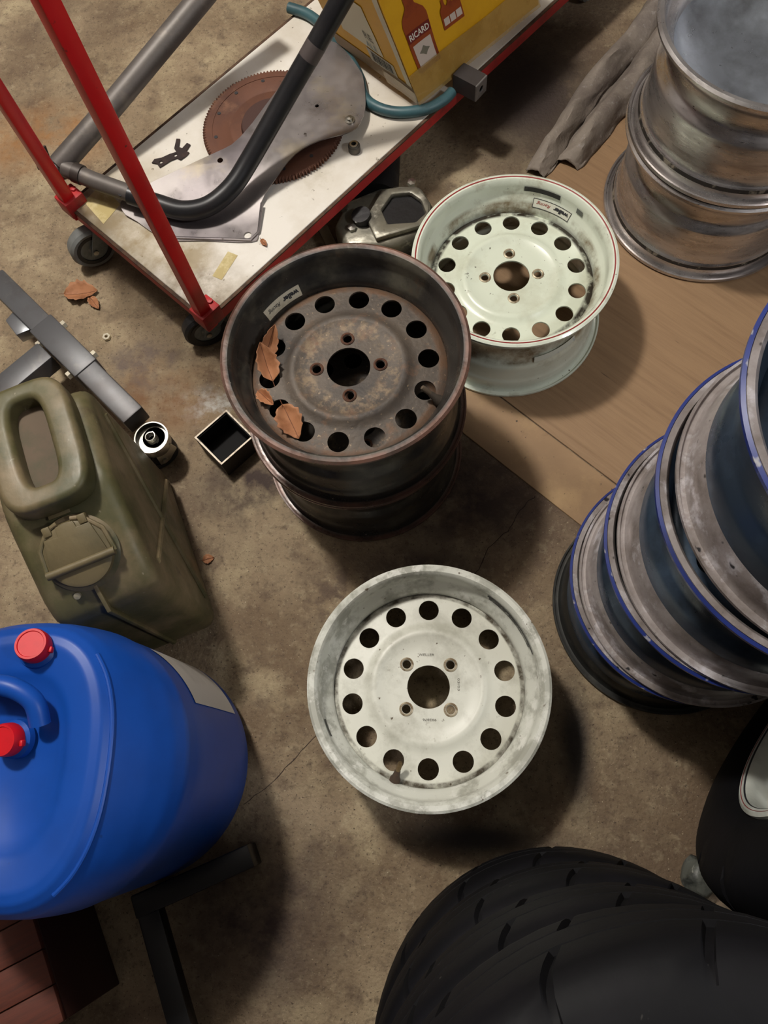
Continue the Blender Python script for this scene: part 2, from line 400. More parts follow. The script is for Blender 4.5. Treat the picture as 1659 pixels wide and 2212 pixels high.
valve(Bq, math.radians(-27), .157, WB-.062, mat('old_rubber', (62, 54, 46), .7), mat('old_cap', (96, 84, 70), .6))
M_stk = mat('sticker_paper', (206, 198, 176), .5, 0, [('n', (176, 166, 142), 40, .5, .7)])
M_blk = mat('print_black', (36, 36, 40), .6)
M_redp = mat('print_red', (150, 52, 40), .6)
def bore_text_fn(ang, r, z, flip=1, slope=0.0):
    def fn(u, v):
        a = ang+flip*u/r; rr = r-slope*v*flip
        return (rr*math.cos(a), rr*math.sin(a), z+v*flip)
    return fn
# sticker on the sloped bore of B (letters stand on the lower edge seen from the centre: mirrored arc)
def stick(parent, ang, wdt, h, W, border=False, upside=False, paper=None, t0=.5):
    """sticker wrapped on the bead seat / well slope inside a rim of width W"""
    sg = -1 if not upside else 1
    line = [(r, z_) for r, z_ in rim_line(W, .19)[4:11]]
    cum = [0]
    for i in range(1, len(line)): cum.append(cum[-1]+math.hypot(line[i][0]-line[i-1][0], line[i][1]-line[i-1][1]))
    def at(d_):
        d_ = max(0, min(cum[-1]-1e-6, d_)); i = max(k for k in range(len(cum)) if cum[k] <= d_); i = min(i, len(line)-2)
        t = (d_-cum[i])/(cum[i+1]-cum[i]); (r0, z0), (r1, z1) = line[i], line[i+1]
        l = math.hypot(r1-r0, z1-z0); return r0+(r1-r0)*t, z0+(z1-z0)*t, (z1-z0)/l, -(r1-r0)/l
    def f0(o):
        def fn(u, v):
            r, z_, nr, nz = at(t0*cum[-1]+(-v if not upside else v))
            r += nr*(.0015+o); z_ += nz*(.0015+o); a = ang+sg*u/.168
            return (r*math.cos(a), r*math.sin(a), z_)
        return fn
    s0 = strip('sticker', -wdt/2, wdt/2, -h/2, h/2, f0(.0006), paper or M_stk, parent, 16, 6)
    text('sticker_lettering', 'weller', h*.42, lambda u, v: f0(.0012)(u-wdt*.24, v), M_blk, s0, width=wdt*.42, bold=.0005)
    text('sticker_lettering', 'Racing', h*.34, lambda u, v: f0(.0012)(u+wdt*.22, v), M_redp if border else M_blk, s0, shear=.35, width=wdt*.36)
    if border:
        for (a, b_, c, e_) in ((-wdt/2, wdt/2, -h/2, -h/2+.0012), (-wdt/2, wdt/2, h/2-.0012, h/2), (-wdt/2, -wdt/2+.0012, -h/2, h/2), (wdt/2-.0012, wdt/2, -h/2, h/2)):
            strip('sticker_border', a, b_, c, e_, f0(.0010), M_blk, s0, 12, 1)
    return s0
stick(rimB, math.radians(134)-math.radians(4), .076, .019, WB, t0=.76, upside=True)

# C: glossy white wheel with red pinstripe
M_wC = mat('white_paint_c', (214, 220, 204), .26, 0, [('n', (192, 194, 176), 6, .48, .70, .8), ('n', (136, 124, 98), 12, .57, .75, .8), ('r', (120, 106, 82), .150, .166, 14, .40, .62), ('s', (70, 62, 48), 90, .71, .76)], spec=.5, coat=.3)
M_wCd = mat('white_disc_c', (206, 212, 194), .30, 0, [('n', (176, 176, 154), 9, .5, .72, .8), ('s', (70, 64, 50), 80, .70, .76), ('n', (120, 112, 92), 44, .66, .76, .8),
    ('r', (46, 40, 32), .1415, .164, 26, .36, .52), ('n', (128, 116, 92), 5, .66, .8, .6)], coat=.3)
WC = .193
Cw, rimC, dkC = steel_wheel('steel_wheel', 'glossy white steel wheel with a thin red pinstripe, on plywood behind the rusty wheels', (.145, .904, .003), math.radians(3), math.radians(8), M_wC, M_wCd, M_seatw, W=WC)
valve(Cw, math.radians(-148), .157, WC-.062, mat('old_rubber', (62, 54, 46)), mat('old_cap', (96, 84, 70)))
M_pin = mat('pinstripe_red', (134, 40, 40), .4)
lathe('pinstripe', [(.1815, WC-.0002), (.1838, WC+.0004), (.1838, WC-.0008), (.1815, WC-.0014)], M_pin, rimC, 112)
stick(rimC, math.radians(57), .082, .018, WC, border=True, upside=True, paper=mat('clear_sticker', (204, 204, 188), .4), t0=.66)
strip('tape_patch', -.036, .036, .0, .9, on_bore(math.radians(66), .1738, .1746, WC-.024, WC-.012), M_ink, rimC, 20, 2)
strip('tape_patch', -.007, .008, .1, .9, on_bore(math.radians(38), .1735, .1745, WC-.03, WC-.016), mat('grey_patch', (100, 104, 98), .6), rimC, 8, 2)
strip('pen_marks', -.045, .045, 0, 1, lambda u, v: ((.1625+.003*v)*math.cos(math.radians(-62)+u/.16), (.1625+.003*v)*math.sin(math.radians(-62)+u/.16), .098-.014*v),
      mat('pen_marks', (206, 212, 200), .4, 0, [('n', (110, 128, 158), 70, .60, .66)]), rimC, 20, 2)

# ------------------------------------------------------------------ aluminium wheels
M_alu = mat('old_aluminium', (196, 192, 190), .30, .85, [('n', (150, 142, 138), 5, .42, .68), ('n', (90, 80, 74), 10, .60, .78, .7), ('s', (60, 54, 48), 70, .68, .75)], bump=.05, bscale=40, roughvar=.10, stretch=(1, 1, 5))
M_alud = mat('alu_disc', (184, 192, 202), .34, .9, [('n', (120, 122, 124), 5, .45, .7), ('s', (70, 66, 60), 50, .7, .76)], roughvar=.08)
M_grime = mat('bead_grime', (44, 40, 36), .6, .3, [('n', (140, 132, 118), 40, .56, .66)])
def alu_wheel(label, loc, ang, W=.2165, R=.205, top=True):
    t = thing('aluminium_wheel', label, 'wheel', loc, (0, 0, ang), 'bare aluminium wheels stacked by the tarpaulin')
    k = R/.205
    P = [(.2025, W-.010), (.2035, W-.005), (.2005, W-.0022), (.1955, W-.0022), (.192, W-.006), (.190, W-.014), (.1885, W-.024), (.184, W-.030), (.172, W-.040),
         (.1665, W-.052), (.166, W-.080), (.170, W-.088), (.1795, W-.096), (.181, W-.102), (.181, .052), (.182, .036), (.184, .033), (.1865, .030), (.188, .022), (.190, .014), (.192, .006),
         (.1955, .0022), (.2005, .0022), (.2035, .005), (.2025, .010)]
    rim = lathe('rim', shell([(r*k, z) for r, z in P], .004), M_alu, t, 112)
    lathe('bead_ring', [(.1845, .0325), (.1885, .0305), (.190, .024), (.1895, .018), (.186, .018), (.184, .026)], M_grime, rim, 112)
    pr = [(.0004, W-.098), (.04, W-.098), (.06, W-.097), (.085, W-.094), (.115, W-.086), (.140, W-.074), (.156, W-.064), (.1645, W-.056)]
    dk = lathe('disc', pr+[(r, z-.006) for r, z in pr[::-1]], M_alud, t, 96)
    return t
alu_wheel('scuffed bare aluminium wheel at the bottom of its stack of two', (.569, 1.177, .003), 0)
alu_wheel('polished bare aluminium wheel on top of its stack of two', (.570, 1.1775, .003+.2175), .7)

# ------------------------------------------------------------------ blue and black wheels, leaning stack of four
M_blue = mat('blue_paint', (34, 50, 118), .34, 0, [('n', (26, 36, 88), 10, .45, .7), ('s', (150, 150, 156), 60, .64, .70)], coat=.3)
M_dark = mat('dark_barrel', (40, 52, 66), .35, .3, [('n', (74, 92, 112), 6, .46, .7), ('n', (26, 30, 36), 9, .5, .75)], roughvar=.12)
M_wear = mat('worn_flange', (164, 156, 154), .42, .35, [('n', (112, 102, 96), 12, .44, .66), ('n', (196, 192, 196), 24, .54, .66), ('s', (40, 38, 40), 50, .66, .72)], roughvar=.1)
M_dark2 = mat('dark_flange', (48, 48, 46), .45, .4, [('n', (84, 82, 76), 14, .54, .70)])
def blue_wheel(label, loc, mlow, mtop, mbar, W=.1955):
    t = thing('painted_wheel', label, 'wheel', loc, (0, 0, random.random()*6), 'blue and black wheels in the leaning stack')
    cl = rim_line(W, .19)
    i = 5; j = len(cl)-9
    barrel = lathe('barrel', shell(cl[i:j+1], .003), mbar, t, 112); lathe('worn_edge', shell(cl[2:i+1], .0031), M_wear, t, 112)
    lathe('outer_flange', shell(cl[:3], .0031), mtop, t, 112)
    lathe('inner_flange', shell(cl[j:], .0031), mlow, t, 112)
    dm = get_disc(-.1); dm.materials.clear(); link('disc', dm, M_dark, t, True, (0, 0, W-DEPTH), (0, 0, .1))
    return t
z = .003
for (x, y), lab, ml, mt, mb in (((.402, .292), 'black wheel at the bottom of the leaning blue stack', M_dark2, M_blue, M_dark),
        ((.415, .289), 'blue-edged black wheel second from the floor in the leaning stack', M_wear, M_blue, M_dark),
        ((.430, .286), 'blue-edged black wheel third from the floor in the leaning stack', M_wear, M_blue, M_dark),
        ((.450, .292), 'blue-rimmed dark wheel on top of the leaning stack', M_wear, M_blue, M_dark)):
    blue_wheel(lab, (x, y, z), ml, mt, mb); z += .196

# ------------------------------------------------------------------ tyres
M_tyre = mat('tyre_rubber', (10, 10, 13), .66, 0, [('n', (16, 15, 19), 12, .45, .7), ('s', (58, 56, 54), 80, .74, .78)], bump=.1, bscale=90, spec=.2)
def tyre_mesh(R, rin, W, nslit=24, skew=1.1):
    """closed tyre carcass with cross slits and two long grooves in the tread"""
    h = W/2
    outer = [(rin, -h*.80), (rin+.004, -h*.90), (rin+.02, -h*.98), (rin+(R-rin)*.45, -h*1.04), (R-.03, -h*1.0), (R-.014, -h*.92), (R-.005, -h*.80), (R-.002, -h*.70)]
    tread = [(R, -h*.55), (R, -h*.30), (R, -h*.28), (R-.006, -h*.275), (R-.006, -h*.235), (R, -h*.23), (R+.001, 0), (R, h*.23), (R-.006, h*.235), (R-.006, h*.275), (R, h*.28), (R, h*.30), (R, h*.55)]
    P = outer+tread+[(r, -z_) for r, z_ in outer[::-1]]
    inner = [(rin+.01, h*.70), (R-.03, h*.72), (R-.014, 0), (R-.03, -h*.72), (rin+.01, -h*.70)]
    P = P+inner; n = len(P); no = len(outer); nt = len(tread)
    angs = []
    for k in range(nslit):
        b0 = 2*pi*k/nslit; wd = .0035/R
        angs += [(b0-wd*1.6, 0), (b0-wd, 1), (b0+wd, 1), (b0+wd*1.6, 0)]
        for m_ in (1, 2, 3): angs.append((b0+2*pi/nslit*m_/4, 0))
    V = []; F = []
    for a, cut in angs:
        for k, (r, z_) in enumerate(P):
            rr = r
            if cut and (no-3 <= k < no+3 or no+nt-3 <= k < no+nt+3): rr -= .006
            sh = skew*z_*(1+abs(z_)*4) if no-4 <= k < no+nt+4 else 0
            aa = a+sh
            V.append((rr*math.cos(aa), rr*math.sin(aa), z_+h*1.04))
    m_ = len(angs)
    for i in range(m_):
        j = (i+1) % m_
        for k in range(n): F.append((i*n+k, j*n+k, j*n+(k+1) % n, i*n+(k+1) % n))
    return V, F
z = 0
for k, (x, y, lab) in enumerate(((.200, -.400, 'black tyre at the bottom of the stack in the near corner'), (.203, -.402, 'black tyre second from the floor in the near corner stack'),
        (.205, -.404, 'black tyre third from the floor in the near corner stack'), (.210, -.402, 'black tyre on top of the stack in the near corner, nearest the camera'))):
    R = .292 if k < 3 else .297
    V, F = tyre_mesh(R, .185, .186, 15, .9)
    t = thing('tyre', lab, 'tyre', (x, y, z), (0, 0, k*.37), 'stacked black tyres')
    add('carcass', V, F, M_tyre, t)
    for zz in (.0085, .1855): tube('bead', [((.19)*math.cos(a), .19*math.sin(a), zz+(.010 if zz < .1 else -.010)) for a in [2*pi*i/64 for i in range(64)]], .007, M_tyre, t, 10, True)
    z += .1938

# upright tyre on a white wheel
n = Vector((-.76, .65, 0)).normalized()
RT = .300
T = thing('mounted_tyre', 'upright black tyre on a white wheel with black and red pinstripes, at the right edge', 'tyre', (.541, .094, RT+.001))
T.rotation_euler = n.to_track_quat('Z', 'Y').to_euler()
V, F = tyre_mesh(RT, .186, .18, 16, .8)
V = [(v[0], v[1], v[2]-.172) for v in V]
add('carcass', V, F, M_tyre, T)
M_wT = mat('white_rim_t', (200, 204, 196), .35, 0, [('n', (150, 156, 146), 7, .5, .7), ('n', (110, 120, 104), 12, .62, .78, .7)])
rl = [(r, z_-.183) for r, z_ in rim_line(.193, .19)]
rimT = lathe('rim', shell(rl, .003), M_wT, T, 96)
dm = get_disc(-.1); dm.materials.clear(); link('disc', dm, M_wT, T, True, (0, 0, .010-DEPTH), (0, 0, .2))
lathe('pinstripe', [(.1825, .0098), (.1835, .0102), (.1835, .0092), (.1825, .0088)], M_pin, rimT, 96)
lathe('pinstripe', [(.1770, .0080), (.1792, .0092), (.1792, .0080), (.1770, .0068)], M_blk, rimT, 96)

# small oily stone between the tyres
def lump(name, r, m, loc, sc=(1, 1, 1), seed=0, sub=3, amp=.25, parent=None):
    b = bmesh.new(); bmesh.ops.create_icosphere(b, subdivisions=sub, radius=1)
    for v in b.verts:
        f_ = 1+amp*noise.noise(v.co*1.3+Vector((seed*5.1, seed, 0)))+amp*.4*noise.noise(v.co*4+Vector((seed, 3, 1)))
        v.co = Vector((v.co.x*sc[0], v.co.y*sc[1], v.co.z*sc[2]))*r*f_
    zmin = min(v.co.z for v in b.verts)
    for v in b.verts: v.co.z -= zmin
    me = bpy.data.meshes.new(name); b.to_mesh(me); b.free()
    return link(name, me, m, parent, True, loc)
M_stone = mat('mottled_stone', (84, 86, 80), .5, 0, [('n', (40, 42, 40), 40, .45, .6), ('n', (150, 150, 140), 70, .62, .7)], bump=.4, bscale=60)
tag(lump('stone', .026, M_stone, (.418, -.150, 0), (1, 1.2, .8), 2), 'small mottled grey stone on the floor between the tyres', 'stone')

# ------------------------------------------------------------------ red trolley
M_red = mat('red_paint', (206, 16, 22), .4, 0, [('n', (186, 14, 20), 6, .45, .7), ('s', (90, 40, 30), 60, .70, .76)], coat=.15)
M_redold = mat('red_worn', (176, 34, 36), .5, 0, [('n', (104, 30, 28), 12, .5, .7), ('n', (96, 70, 50), 30, .64, .76)])
M_lip = mat('rusty_lip', (92, 66, 46), .8, 0, [('n', (60, 44, 32), 40, .4, .6)], bump=.5, bscale=80)
M_deck = mat('white_laminate', (222, 217, 208), .4, 0, [('n', (204, 196, 182), 3.0, .46, .62), ('n', (150, 138, 108), 5, .60, .78, .8), ('s', (96, 84, 64), 60, .68, .74), ('n', (120, 106, 80), 16, .66, .78, .8), ('p', (150, 134, 104), .06, .22, .16, .30, 9, .36, .60), ('p', (120, 104, 78), .03, .06, .10, .12, 14, .40, .60), ('p', (128, 112, 84), .03, .37, .10, .09, 14, .40, .6)], spec=.5)
TA = math.radians(48.6)
TL, TW, TZ = 1.32, .431, .150
TR = thing('platform_trolley', 'red steel platform trolley with a dirty white deck and upright bars', 'trolley', (-.438, .805, 0), (0, 0, TA))
# local x along the long side, local y across (to the far left corner)
TH = .030
def rail(name, p, q_, inward):
    """angle-iron side rail: an L section along p-q"""
    p = Vector(p); q_ = Vector(q_); dr = (q_-p).normalized(); inn = Vector(inward)
    sec = [(0, TZ-.002), (0, TZ-TH), (.003, TZ-TH), (.003, TZ-.014), (.028, TZ-.014), (.028, TZ-.011), (.0045, TZ-.011), (.0045, TZ-.002)]
    V = []; 
    for e_ in (p, q_):
        for (a, zz) in sec: V.append((e_.x+inn.x*a, e_.y+inn.y*a, zz))
    k = len(sec); F = [(i, (i+1) % k, k+(i+1) % k, k+i) for i in range(k)]+[tuple(range(k)), tuple(range(k, 2*k))]
    r = add(name, V, F, M_redold, TR, smooth=False)
    V = [];
    for e_ in (p, q_):
        for (a, zz) in ((-.0006, TZ-.0045), (-.0006, TZ-.0010), (.0052, TZ-.0008), (.0052, TZ-.0045)): V.append((e_.x+inn.x*a, e_.y+inn.y*a, zz))
    add('rail_edge', V, [(0, 1, 5, 4), (1, 2, 6, 5), (2, 3, 7, 6), (3, 0, 4, 7), (0, 1, 2, 3), (4, 5, 6, 7)], M_lip, r, smooth=False)
rail('side_rail', (0, 0, 0), (TL, 0, 0), (0, 1, 0)); rail('side_rail', (TL, TW, 0), (0, TW, 0), (0, -1, 0))
rail('end_rail', (0, TW, 0), (0, 0, 0), (1, 0, 0)); rail('end_rail', (TL, 0, 0), (TL, TW, 0), (-1, 0, 0))
deck = prism('deck_board', [(.006, .006), (TL-.006, .006), (TL-.006, TW-.006), (.006, TW-.006)], TZ-.0105, TZ, M_deck, TR, bevel=.001, segs=1)
decal('tape_scrap', [(.085, .045), (.145, .062), (.139, .084), (.079, .066)], lambda u, v: (u, v, TZ+.0006), mat('masking_tape', (176, 158, 104), .5, 0, [('n', (200, 186, 140), 30, .45, .6)]), deck)
decal('tape_scrap', [(.02, .33), (.075, .34), (.082, .41), (.03, .405)], lambda u, v: (u, v, TZ+.0006), MATS['masking_tape'], deck)
def sqbar(name, p, q_, s_, m, parent, bevel=.003):
    p = Vector(p); q_ = Vector(q_); L_ = (q_-p).length
    o = box(name, (s_, s_, L_), m, parent, tuple((p+q_)/2), bevel=bevel)
    o.rotation_euler = (q_-p).to_track_quat('Z', 'Y').to_euler(); return o
for yy in (.010, TW-.010):
    up_ = sqbar('upright', (.008, yy, TZ-TH), (.008, yy, .97), .026, M_red, TR)
    box('bolt_bracket', (.046, .040, .040), M_redold, TR, (.014, yy, TZ+.004), bevel=.003)
    lathe('bolt', [(.0001, 0), (.006, 0), (.006, .004), (.0001, .005)], M_redold, TR, 6, loc=(.030, yy, TZ+.024))
tube('push_handle', [(.008, .010, .955), (.008, TW-.010, .955)], .014, M_red, TR, 16)
M_zinc = mat('zinc', (178, 176, 168), .3, 1.0, [('n', (130, 126, 116), 20, .5, .7)])
M_grey = mat('grey_rubber', (112, 114, 112), .6, 0, [('n', (92, 92, 88), 20, .45, .7)])
M_cgrey = mat('caster_hub', (122, 130, 130), .45, .2, [('n', (74, 82, 84), 20, .5, .7)])
M_crub = mat('caster_black', (28, 28, 30), .5)
def caster(parent, x, y, ztop, r, wdt, yaw, mw, mh, mf, off=.03):
    c = bpy.data.objects.new('caster', None)
    # housing plate + fork + wheel are meshes: fork is the part, wheel its sub-part
    f_ = bmesh.new()
    c_, s_ = math.cos(yaw), math.sin(yaw)
    def put(bm):
        for v in bm.verts: f_.verts.new(v.co)
    fork = prism('caster_fork', [(-.018, -.004), (.018, -.004), (off+.012, -(ztop-r)-.006), (off+.004, -(ztop-r)-.012), (off-.008, -(ztop-r)-.010), (-.022, -.03)], -wdt/2-.006, -wdt/2-.003, mf, parent,
                 axes=lambda v: Vector((v.x, v.z, v.y)), loc=(x, y, ztop), rot=(0, 0, yaw))
    prism('fork_side', [(-.018, -.004), (.018, -.004), (off+.012, -(ztop-r)-.006), (off+.004, -(ztop-r)-.012), (off-.008, -(ztop-r)-.010), (-.022, -.03)], wdt/2+.003, wdt/2+.006, mf, fork, axes=lambda v: Vector((v.x, v.z, v.y)))
    lathe('swivel_head', [(.0001, -.012), (.021, -.012), (.024, -.006), (.022, 0), (.0001, 0)], mf, fork, 24)
    box('fork_bridge', (.036, wdt+.012, .004), mf, fork, (0, 0, -.009), bevel=.001)
    w_ = lathe('caster_wheel', [(r*.62, -wdt*.42), (r*.9, -wdt*.5), (r, -wdt*.3), (r, wdt*.3), (r*.9, wdt*.5), (r*.62, wdt*.42)], mw, fork, 40, loc=(off, 0, -(ztop-r)), rot=(pi/2, 0, 0))
    lathe('wheel_hub', [(.0001, -wdt*.46), (.008, -wdt*.46), (r*.25, -wdt*.36), (r*.62, -wdt*.40), (r*.63, wdt*.40), (r*.25, wdt*.36), (.008, wdt*.46), (.0001, wdt*.46)], mh, fork, 40, loc=(off, 0, -(ztop-r)), rot=(pi/2, 0, 0))
    lathe('dust_ring', [(r*.60, -wdt*.47), (r*.76, -wdt*.49), (r*.76, wdt*.49), (r*.60, wdt*.47)], M_crub, fork, 40, loc=(off, 0, -(ztop-r)), rot=(pi/2, 0, 0))
    lathe('axle', [(.0001, -wdt*.5-.009), (.006, -wdt*.5-.009), (.006, wdt*.5+.009), (.0001, wdt*.5+.009)], M_zinc, fork, 8, loc=(off, 0, -(ztop-r)), rot=(pi/2, 0, 0))
    return fork
zt = TZ-TH-.001
# world yaw wanted minus TA
caster(TR, .045, .050, zt, .048, .030, math.radians(205)-TA, M_crub, M_cgrey, M_cgrey)
caster(TR, .034, TW-.040, zt, .050, .032, math.radians(212)-TA, M_grey, M_cgrey, M_cgrey, off=.042)
caster(TR, TL-.07, .050, zt, .048, .030, .2, M_grey, M_cgrey, M_cgrey)
caster(TR, TL-.07, TW-.050, zt, .048, .030, .2, M_grey, M_cgrey, M_cgrey)

# ------------------------------------------------------------------ things on the trolley
DZ = TZ+.0005
# ring-gear flywheel
M_fly = mat('flywheel_rust', (104, 66, 48), .6, .3, [('n', (80, 52, 42), 8, .42, .66), ('n', (128, 92, 70), 14, .56, .7), ('s', (44, 32, 28), 50, .70, .76)], bump=.1)
FX, FY = -.338, 1.272
fw = thing('flywheel', 'brown rusty toothed flywheel partly under a grey metal plate', 'flywheel', (FX, FY, DZ))
nt = 128
def toothed(r, z_, a):
    if r > .144:
        k = (a*nt/(2*pi)) % 1
        r = r if k < .5 else r-.0042
    return r, z_
lathe('ring_gear', [(.128, 0), (.1455, 0), (.149, .002), (.149, .010), (.1455, .012), (.128, .012)], M_fly, fw, nt*4, fn=toothed, sharp=25)
fd = lathe('flywheel_disc', [(.018, .002), (.018, .016), (.042, .016), (.046, .011), (.088, .010), (.090, .0095), (.0915, .010), (.1285, .011), (.1285, .002)], M_fly, fw, 96)
lathe('hub_boss', [(.018, .010), (.018, .0172), (.064, .0172), (.068, .0095)], mat('dark_rust', (70, 46, 40), .6, .3), fd, 48)
for k in range(12):
    a = k*pi/6+.25; lathe('bolt_hole', [(.0001, 0), (.004, 0), (.004, .0008), (.0001, .0008)], M_blk, fd, 12, loc=(.122*math.cos(a), .122*math.sin(a), .0108))

# grey sheet metal plate, tilted on the flywheel
M_plate = mat('dull_steel_plate', (150, 144, 142), .36, .75, [('n', (120, 112, 116), 4, .42, .66), ('n', (170, 158, 136), 6, .55, .72), ('n', (96, 84, 78), 10, .62, .78, .7), ('s', (80, 72, 66), 60, .70, .76)], roughvar=.1)
outl = [(-.262, 1.455), (-.225, 1.478), (-.194, 1.452), (-.160, 1.395), (-.150, 1.365), (-.144, 1.30), (-.150, 1.262), (-.170, 1.230), (-.236, 1.209), (-.283, 1.178), (-.318, 1.128), (-.349, 1.072), (-.350, 1.004), (-.364, .984),
        (-.46, .990), (-.537, .995), (-.600, 1.038), (-.632, 1.062), (-.622, 1.098), (-.458, 1.182), (-.40, 1.225), (-.33, 1.35)]
def plate_z(x, y):
    t = (y-1.0)/.2; t = max(0, min(1, t)); t = t*t*(3-2*t)
    return DZ+.001+t*.0225
pc = [smooth_line(outl, 3, True)][0]
ph = [circle(-.245, 1.300, .0042, 12), circle(-.437, 1.168, .006, 12), circle(-.372, 1.000, .008, 14)]
b = bmesh.new(); es = []
for lp in [[(p.x, p.y) for p in pc]]+ph:
    vs = [b.verts.new((p[0], p[1], 0)) for p in lp]; es += [b.edges.new((vs[i], vs[(i+1) % len(vs)])) for i in range(len(vs))]
bmesh.ops.triangle_fill(b, use_beauty=True, edges=es)
long_ = [e_ for e_ in b.edges if e_.calc_length() > .03]
bmesh.ops.subdivide_edges(b, edges=long_, cuts=3); bmesh.ops.triangulate(b, faces=b.faces[:])
r = bmesh.ops.extrude_face_region(b, geom=b.faces[:])
top = set(g for g in r['geom'] if isinstance(g, bmesh.types.BMVert))
for v in b.verts: v.co.z = plate_z(v.co.x, v.co.y)+(.0022 if v in top else 0)
bmesh.ops.recalc_face_normals(b, faces=b.faces)
me = bpy.data.meshes.new('plate'); b.to_mesh(me); b.free()
PL = thing('metal_plate', 'thin grey sheet-steel plate with a curved outline, lying over the flywheel', 'metal plate', (0, 0, 0))
me.transform(Matrix.Identity(4)); link('plate_sheet', me, M_plate, PL, True)
zb = plate_z(-.175, 1.255)+.0022
bo = lathe('bolt', [(.0001, 0), (.0105, 0), (.0105, .003), (.0062, .0035), (.0062, .008), (.0001, .009)], M_zinc, PL, 24, loc=(-.175, 1.258, zb))
# rolled rims at the end of the plate
tube('rolled_edge', [(-.347, 1.07, plate_z(0, 1.07)+.003), (-.350, 1.006, DZ+.0045), (-.364, .987, DZ+.0045), (-.46, .993, DZ+.0045), (-.537, .998, DZ+.0045)], .003, M_plate, PL, 8)
# loose spacer by the plate
sp = thing('spacer_bush', 'small dark round bush beside the bolted end of the grey plate', 'bush', (-.166, 1.205, DZ))
lathe('sleeve', [(.005, 0), (.012, 0), (.0125, .002), (.0125, .014), (.011, .016), (.005, .016)], mat('dark_steel', (70, 66, 60), .45, .6, [('n', (100, 94, 86), 30, .5, .7)]), sp, 28)
lathe('collar', [(.005, .0155), (.0085, .0155), (.0085, .019), (.005, .019)], M_zinc, sp, 24)

# flat black hinge strip with two holes
hp = [(-.602, 1.186), (-.590, 1.183), (-.583, 1.173), (-.574, 1.180), (-.562, 1.190), (-.549, 1.196), (-.541, 1.191), (-.530, 1.201), (-.524, 1.210), (-.531, 1.214), (-.524, 1.231), (-.532, 1.236), (-.541, 1.222), (-.548, 1.226), (-.548, 1.247), (-.556, 1.248), (-.558, 1.222), (-.552, 1.213), (-.566, 1.208), (-.582, 1.199), (-.597, 1.196)]
hx = Vector((.012, .002))
tag(prism('bracket_strip', [(p[0]+hx.x, p[1]+hx.y) for p in hp], DZ, DZ+.003, mat('black_bracket', (46, 34, 32), .5, .3, [('n', (70, 50, 42), 40, .5, .7)]), None, bevel=.0006, segs=1,
    holes=[circle(-.582+hx.x, 1.187+hx.y, .0036, 12), circle(-.553+hx.x, 1.204+hx.y, .0036, 12)]), 'small black twisted bracket with two holes on the white deck', 'bracket')

# bent tube frame: black bend, grey sleeve, grey leg
M_btube = mat('black_tube', (38, 38, 40), .34, .3, [('n', (54, 52, 52), 8, .5, .72), ('s', (110, 100, 92), 60, .74, .78)])
M_gtube = mat('grey_tube', (98, 92, 88), .5, .3, [('n', (76, 70, 66), 6, .45, .68), ('n', (116, 108, 100), 18, .55, .7)])
TF = thing('tube_frame', 'bent tubular frame, black bend with grey leg, leaning across the trolley', 'tube frame', (0, 0, 0))
bz = DZ+.026
path = smooth_line([(-0.606, 1.073, 0.192), (-0.551, 1.056, 0.184), (-0.498, 1.040, 0.181), (-0.446, 1.045, 0.186), (-0.399, 1.076, 0.200), (-0.360, 1.119, 0.225), (-0.309, 1.170, 0.270), (-0.258, 1.213, 0.320), (-0.208, 1.243, 0.375), (-0.163, 1.263, 0.430), (-0.145, 1.271, 0.452)], 8)
tube('bent_tube', path, .0190, M_btube, TF, 24)
ct = tube('taped_band', [path[60], path[63]], .0192, mat('tape_band', (74, 66, 64), .5), TF, 24)
tube('sleeve_tube', [(-.742, 1.130, bz+.030), (-.680, 1.106, bz+.018), (-.585, 1.0690, bz+.012)], .0172, M_gtube, TF, 20)
tube('collar', [(-.722, 1.1225, bz+.0265), (-.706, 1.1165, bz+.0235)], .0195, mat('dark_collar', (62, 54, 50), .5, .3), TF, 20)
gl = [(-.754, 1.136, bz+.030), (-.640, 1.240, bz+.075), (-.380, 1.50, bz+.180)]
tube('leg_tube', gl, .0225, M_gtube, TF, 24)
box('pivot_bracket', (.055, .036, .040), M_gtube, TF, (-.763, 1.136, bz+.022), (0, 0, .35), bevel=.010, segs=3)
box('bracket_tab', (.034, .005, .040), mat('dark_collar', (62, 54, 50)), TF, (-.795, 1.160, bz+.028), (0, .2, .9), bevel=.002)
lathe('rivet', [(.0001, 0), (.006, 0), (.005, .003), (.0001, .004)], M_blk, TF, 12, loc=(-.622, 1.071, bz+.020), rot=(.4, 0, 0))

# teal hose loop
M_hose = mat('teal_hose', (58, 92, 98), .45, 0, [('n', (44, 70, 76), 12, .45, .65)])
hc = [(-.325, 1.60), (-.275, 1.572), (-.215, 1.500), (-.165, 1.40), (-.150, 1.338), (-.120, 1.305), (-.075, 1.290), (-.020, 1.296), (.016, 1.318), (.034, 1.340)]
hp_ = smooth_line([(x, y, DZ+.0113) for x, y in hc], 6)
tag(tube('hose', hp_, .0112, M_hose, None, 16), 'teal rubber hose curving around the foot of the yellow carton', 'hose')

